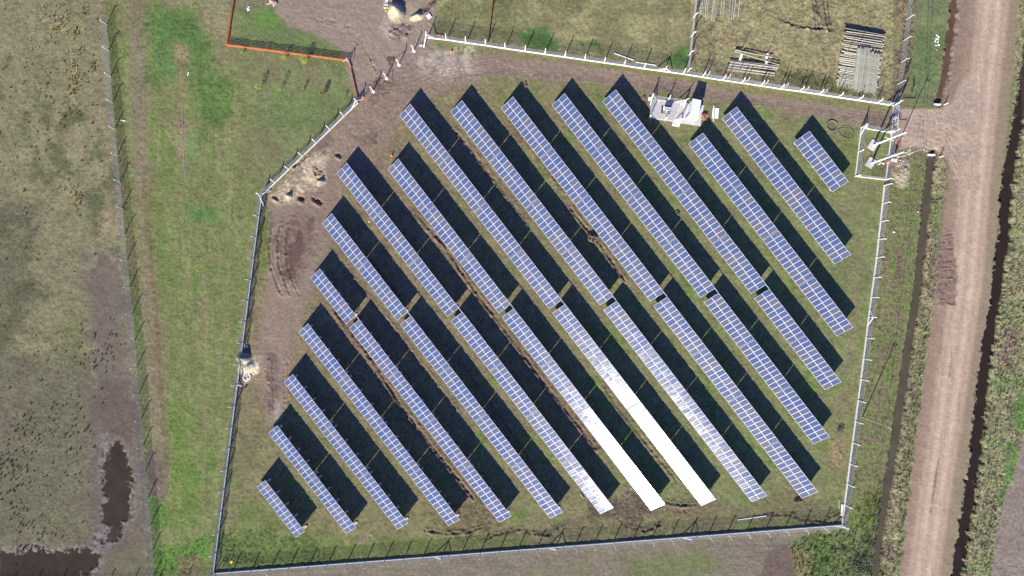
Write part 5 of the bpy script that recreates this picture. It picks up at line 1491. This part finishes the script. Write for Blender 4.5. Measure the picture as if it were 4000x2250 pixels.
# ------------------------------------------------------------------ saplings and shrubs
def leafy(name, px, py, h, r, col, lab, cat, dens=90, stem=True, seed=0, grp=None, zc=None):
    q = random.Random(seed + 100)
    p = G(px, py); zt = terrain_z(p.x, p.y)
    root = empty(name, (p.x, p.y, zt), 0, lab, cat, grp)
    if stem:
        mb = MB(); mb.tube((0, 0, -0.1), (0.03, 0.02, h * 0.9), 0.03, 0.015, 5)
        for k in range(5):
            t = q.uniform(0, 6.28); z = h * q.uniform(0.35, 0.75); mb.tube((0, 0, z), (r * 0.7 * math.cos(t), r * 0.7 * math.sin(t), z + 0.3 * h * q.random()), 0.014, 0.006, 4)
        o = mb.obj('trunk', M_timber, None, (0, 0, 0)); o.parent = root
    m = mat(name + '_leaves', col, 0.7, 0, 2.0, 0.35)
    mb = MB()
    for k in range(dens):
        t = q.uniform(0, 6.28); ph = q.uniform(-1, 1); rr_ = r * q.uniform(0.25, 1) ** 0.6
        c = Vector((rr_ * math.cos(t) * math.sqrt(1 - ph * ph * 0.8), rr_ * math.sin(t) * math.sqrt(1 - ph * ph * 0.8), (h * 0.65 if zc is None else zc) + ph * h * 0.36))
        s = q.uniform(0.06, 0.12)
        R = Euler((q.uniform(-1, 1), q.uniform(-1, 1), q.uniform(0, 6.28))).to_matrix()
        mb.add([c + R @ Vector(v) for v in ((-s, 0, 0), (0, -s * 0.5, 0.02), (s, 0, 0), (0, s * 0.5, 0.02))], [(0, 1, 2, 3)])
    o = mb.obj('crown', m, None, (0, 0, 0)); o.parent = root
    return root
yg = (0.30, 0.34, 0.05, 1); og = (0.15, 0.17, 0.05, 1)
gs = 'saplings in the fenced plot'
for i, (px, py, h, r, c, lab, dn) in enumerate((
    (1116, 233, 1.5, 0.5, yg, 'yellow-green sapling just below the orange net, left of the fuller one', 80),
    (1195, 243, 1.9, 0.62, yg, 'fullest yellow-green sapling just below the orange net', 150),
    (1018, 349, 1.9, 0.42, yg, 'bright yellow sapling at the left end of the lower sapling line', 70),
    (1098, 354, 2.0, 0.42, (0.22, 0.27, 0.06, 1), 'thin yellow-green sapling, second in the lower sapling line', 55),
    (1181, 366, 1.4, 0.25, og, 'slender dark sapling in the middle of the lower sapling line', 45),
    (1263, 374, 1.6, 0.45, og, 'olive-green round sapling, right one in the lower sapling line', 130),
    (1345, 387, 1.3, 0.2, og, 'bare twig sapling nearest the orange net corner', 12),
    (1036, 222, 1.2, 0.15, og, 'tiny sapling stick below the left part of the orange net', 8),
    (1277, 262, 1.7, 0.1, og, 'bare stake-like sapling below the right part of the orange net', 4),
    (950, 210, 1.0, 0.3, yg, 'small yellow sapling below the west corner of the orange net', 40))):
    leafy('sapling', px, py, h * 1.15, r * 1.15, c, lab, 'sapling', int(dn * 2.2), True, i, gs)
leafy('shrub', 3277, 1686, 0.9, 0.75, (0.15, 0.19, 0.11, 1), 'grey-green shrub beside the end of the twelfth lower panel row', 'shrub', 260, True, 41, None)
for i, (px, py, r, lab) in enumerate(((3815, 1884, 0.7, 'floating green plant on the left bank, upper of three in the dark ditch'), (3768, 2060, 0.75, 'floating green plant at the dark ditch bend, middle of the lower three'), (3752, 2140, 0.75, 'lowest green plant leaning over the dark ditch'), (3928, 783, 0.6, 'pale green plant over the dark ditch near the road middle'), (3825, 1560, 0.55, 'small green plant at the dark ditch edge above the plough field'), (3974, 450, 0.7, 'green plant hanging over the top part of the dark ditch'))):
    leafy('bank_plant', px, py, 0.5, r, (0.26, 0.30, 0.08, 1), lab, 'plant', 60, False, 60 + i, 'plants along the dark ditch', 0.12)
for i, (px, py, h, r) in enumerate(((3380, 2190, 1.2, 1.3), (3340, 2225, 1.4, 1.6), (3400, 2140, 0.8, 0.9), (3250, 2160, 0.6, 0.8), (3215, 2210, 0.7, 1.0), (3290, 2150, 0.6, 0.7), (3365, 2250, 1.2, 1.4))):
    leafy('bush', px, py, h, r, (0.14, 0.18, 0.085, 1), ['dense dark bush right of the pile, upper in the south-east scrub', 'largest dark bush in the south-east scrub', 'dark bush nearest the ditch in the south-east scrub', 'low green bush below the south fence corner', 'green bush at the left of the south-east scrub', 'small bush directly below the fence corner', 'dark bush on the bottom edge of the scrub'][i], 'bush', 240, True, 80 + i, 'bushes in the south-east scrub')

# ------------------------------------------------------------------ loose heaps and rubbish
def heap(name, px, py, rx, ry, h, m, lab, cat, n=26, seed=0, s=0.22, grp=None):
    q = random.Random(seed); p = G(px, py); z = terrain_z(p.x, p.y); mb = MB()
    for k in range(n):
        t = q.uniform(0, 6.28); r_ = math.sqrt(q.random())
        c = (p.x + rx * r_ * math.cos(t), p.y + ry * r_ * math.sin(t), z + h * (1 - r_) * q.uniform(0.5, 1) + 0.02)
        e = s * q.uniform(0.5, 1.3)
        R = Euler((q.uniform(0, 3), q.uniform(0, 3), q.uniform(0, 3))).to_matrix()
        pts = [Vector((x, y, zz)) * e * q.uniform(0.7, 1.2) for x, y, zz in ((1, 0, 0), (-1, 0, 0), (0, 0.8, 0), (0, -0.8, 0), (0, 0, 0.7), (0, 0, -0.7))]
        mb.add([Vector(c) + R @ v for v in pts], [(0, 2, 4), (2, 1, 4), (1, 3, 4), (3, 0, 4), (2, 0, 5), (1, 2, 5), (3, 1, 5), (0, 3, 5)])
    return thing_mesh(mb, name, m, (p.x, p.y, 0), lab, cat, grp)
heap('clod_heap', 2311, 930, 1.0, 0.9, 0.8, M_soil, 'heap of brown clods in the trench between two upper rows', 'dirt heap', 60, 1, 0.25)
heap('clod_heap', 2645, 835, 0.45, 0.5, 0.45, M_soil, 'small lone brown clod heap beside the eighth upper row shade', 'dirt heap', 22, 2, 0.2)
heap('clod_heap', 2050, 332, 0.45, 0.7, 0.4, M_soil, 'dark clod heap at the shadow tip of the seventh upper row', 'dirt heap', 26, 3, 0.2)
heap('clod_heap', 2511, 384, 0.6, 0.4, 0.3, M_soil, 'low clod heap between a panel row and the white inspection box', 'dirt heap', 20, 4, 0.2)
heap('clod_heap', 3116, 1953, 0.9, 0.5, 0.3, mat('black_mud', (0.06, 0.045, 0.04, 1), 0.9, 0, 3, 0.3), 'dark mud heap at the bottom end of the eleventh lower row', 'dirt heap', 34, 5, 0.22)
heap('rubble', 964, 1470, 0.8, 0.9, 0.35, M_bag, 'white heap of torn cement sacks below the sand heap on the west fence', 'rubble', 40, 6, 0.24)
heap('rubble', 936, 1503, 0.45, 0.4, 0.35, M_bag, 'small bright white rubbish pile against the west fence', 'rubble', 16, 7, 0.2)
heap('rubble', 958, 1350, 0.6, 0.7, 0.2, M_conc, 'pale broken blocks above the grey gravel heap on the west fence', 'rubble', 26, 8, 0.14)
heap('rubble', 1650, 178, 0.6, 0.35, 0.2, M_conc, 'broken concrete lumps at the foot of the north-west corner brace', 'rubble', 16, 9, 0.2)
heap('rubble', 1028, 788, 0.5, 0.9, 0.25, M_conc, 'concrete lumps at the foot of the west corner post braces', 'rubble', 18, 10, 0.2)
heap('rubble', 2460, 1920, 1.6, 1.2, 0.1, M_bag, 'scattered pale stones by the end of the brightest panel row', 'rubble', 26, 11, 0.1)
heap('rubble', 1235, 775, 0.2, 0.2, 0.1, M_conc, 'few pale crumbs on the spoil beside the long pit', 'rubble', 6, 12, 0.12)
heap('rubble', 3660, 170, 0.5, 1.8, 0.25, M_bag, 'white litter scattered on the green roadside verge', 'litter', 18, 13, 0.22)
heap('rubble', 3582, 829, 0.25, 0.1, 0.1, M_bag, 'small white scrap of litter on the verge beside the grey ditch', 'litter', 4, 14, 0.18)
heap('rubble', 3492, 907, 0.25, 0.2, 0.1, M_bag, 'small white scrap of litter outside the east fence', 'litter', 5, 15, 0.18)
heap('rubble', 1443, 868, 0.2, 0.18, 0.1, M_bag, 'white scrap lying between the second and third upper rows', 'litter', 5, 16, 0.2)
heap('rubble', 739, 290, 0.3, 0.35, 0.15, M_bag, 'pinkish white scrap on the dry patch of the green strip', 'litter', 6, 17, 0.22)
heap('rubble', 479, 472, 0.4, 0.15, 0.15, M_bag, 'pale sack lying just inside the pasture fence', 'litter', 5, 18, 0.25)
heap('rubble', 970, 33, 0.3, 0.5, 0.3, M_bag, 'white bag on the grass near the top of the orange net', 'litter', 9, 19, 0.26)
heap('rubble', 1062, 10, 1.0, 0.8, 0.4, mat('brown_tarpaulin', (0.34, 0.27, 0.22, 1), 0.8, 0, 2, 0.2), 'brown tarpaulin bundle at the top edge of the soil yard', 'tarpaulin', 12, 20, 0.6)
p = G(959, 1513); mb = MB(); mb.lathe([(0.15, 0), (0.19, 0.32), (0.17, 0.32), (0.13, 0.04)], (p.x, p.y, terrain_z(p.x, p.y)), 12)
thing_mesh(mb, 'bucket', M_red, (p.x, p.y, 0), 'small red bucket beside the west fence rubbish', 'bucket')
p = G(1507, 41); mb = MB(); mb.lathe([(0.17, 0), (0.22, 0.45), (0.2, 0.45), (0.15, 0.05)], (p.x, p.y, terrain_z(p.x, p.y)), 14)
thing_mesh(mb, 'bucket', M_yellow, (p.x, p.y, 0), 'yellow bucket left of the big cream sand heap', 'bucket')
p = G(1580, 1); mb = MB(); mb.lathe([(0.24, 0), (0.3, 0.4), (0.27, 0.4), (0.2, 0.05)], (p.x, p.y, terrain_z(p.x, p.y)), 12)
thing_mesh(mb, 'bucket', mat('pink_plastic', (0.6, 0.27, 0.25, 1), 0.5), (p.x, p.y, 0), 'pink bucket on the top edge above the sand heap', 'bucket')
p = G(1675.6, 66); mb = MB(); mb.box((p.x, p.y, 0.18), (0.82, 0.82, 0.06), math.radians(35), rot=Euler((0.12, -0.08, math.radians(33))).to_matrix())
thing_mesh(mb, 'slab', M_sheet, (p.x, p.y, 0), 'square white slab lying right of the two sand heaps', 'slab')
# mixing trough and concrete mixer by the sand
p = G(1509.5, 28)
root = empty('mixing_trough', (p.x, p.y, 0.05), -0.06, 'open pale timber mixing trough above the yellow bucket', 'trough')
mb = MB(); mb.box((0, 0, 0.05), (0.72, 0.55, 0.05)); lo(mb, 'trough_floor', M_timber)
for c_, s_ in (((0, 0.29, 0.2), (0.8, 0.05, 0.36)), ((0, -0.29, 0.2), (0.8, 0.05, 0.36)), ((0.38, 0, 0.2), (0.05, 0.52, 0.36)), ((-0.38, 0, 0.2), (0.05, 0.52, 0.36))):
    mb = MB(); mb.box(c_, s_); lo(mb, 'trough_side', M_bag)
p = G(1519, 8)
root = empty('concrete_mixer', (p.x, p.y, 0.05), 0.6, 'small grey concrete mixer on wheels at the top left of the big sand heap', 'concrete mixer')
R = Euler((0.7, 0, 0)).to_matrix()
mb = MB(); mb.lathe([(0.2, -0.45), (0.42, -0.2), (0.42, 0.12), (0.25, 0.48), (0.2, 0.48), (0.36, 0.1)], (0, 0, 0.95), 14, 0, R); lo(mb, 'drum', M_galv, True)
mb = MB()
for sx in (-0.5, 0.5):
    mb.bar((sx, -0.5, 0.05), (sx * 0.9, 0, 1.0), 0.06, 0.06); mb.bar((sx, 0.5, 0.05), (sx * 0.9, 0, 1.0), 0.06, 0.06)
mb.bar((-0.5, -0.5, 0.2), (0.5, -0.5, 0.2), 0.06, 0.06); mb.bar((-0.5, 0.5, 0.2), (0.5, 0.5, 0.2), 0.06, 0.06); lo(mb, 'frame', M_sheet)
for sx in (-0.56, 0.56):
    mb = MB(); mb.tube((sx - 0.05, -0.5, 0.2), (sx + 0.05, -0.5, 0.2), 0.2, n=12); lo(mb, 'wheel', M_dark)
mb = MB(); mb.box((0.66, 0.1, 0.8), (0.3, 0.45, 0.5)); lo(mb, 'motor_box', M_tankgrey)
heap('rubble', 1507, 12, 0.5, 0.5, 0.2, M_conc, 'grey scrap pieces between the mixer and the timber trough', 'rubble', 14, 21, 0.18)
# pale hose in the green strip
P = [G(*q) for q in ((707, 214), (709, 300), (711, 400), (715, 520), (719, 620), (723, 705))]
mb = MB()
for a, b in zip(P[:-1], P[1:]): mb.tube((a.x, a.y, 0.12), (b.x, b.y, 0.12), 0.018, n=5)
thing_mesh(mb, 'hose', M_slab, (P[0].x, P[0].y, 0), 'thin pale hose lying straight along the green strip', 'hose')
# yellow survey plate near the south-west corner
p = G(905, 2195); mb = MB(); mb.box((p.x, p.y, 0.12), (0.45, 0.5, 0.05), 0.1)
thing_mesh(mb, 'marker_plate', M_yellow, (p.x, p.y, 0), 'small yellow plate on the grass near the south-west fence corner', 'plate')
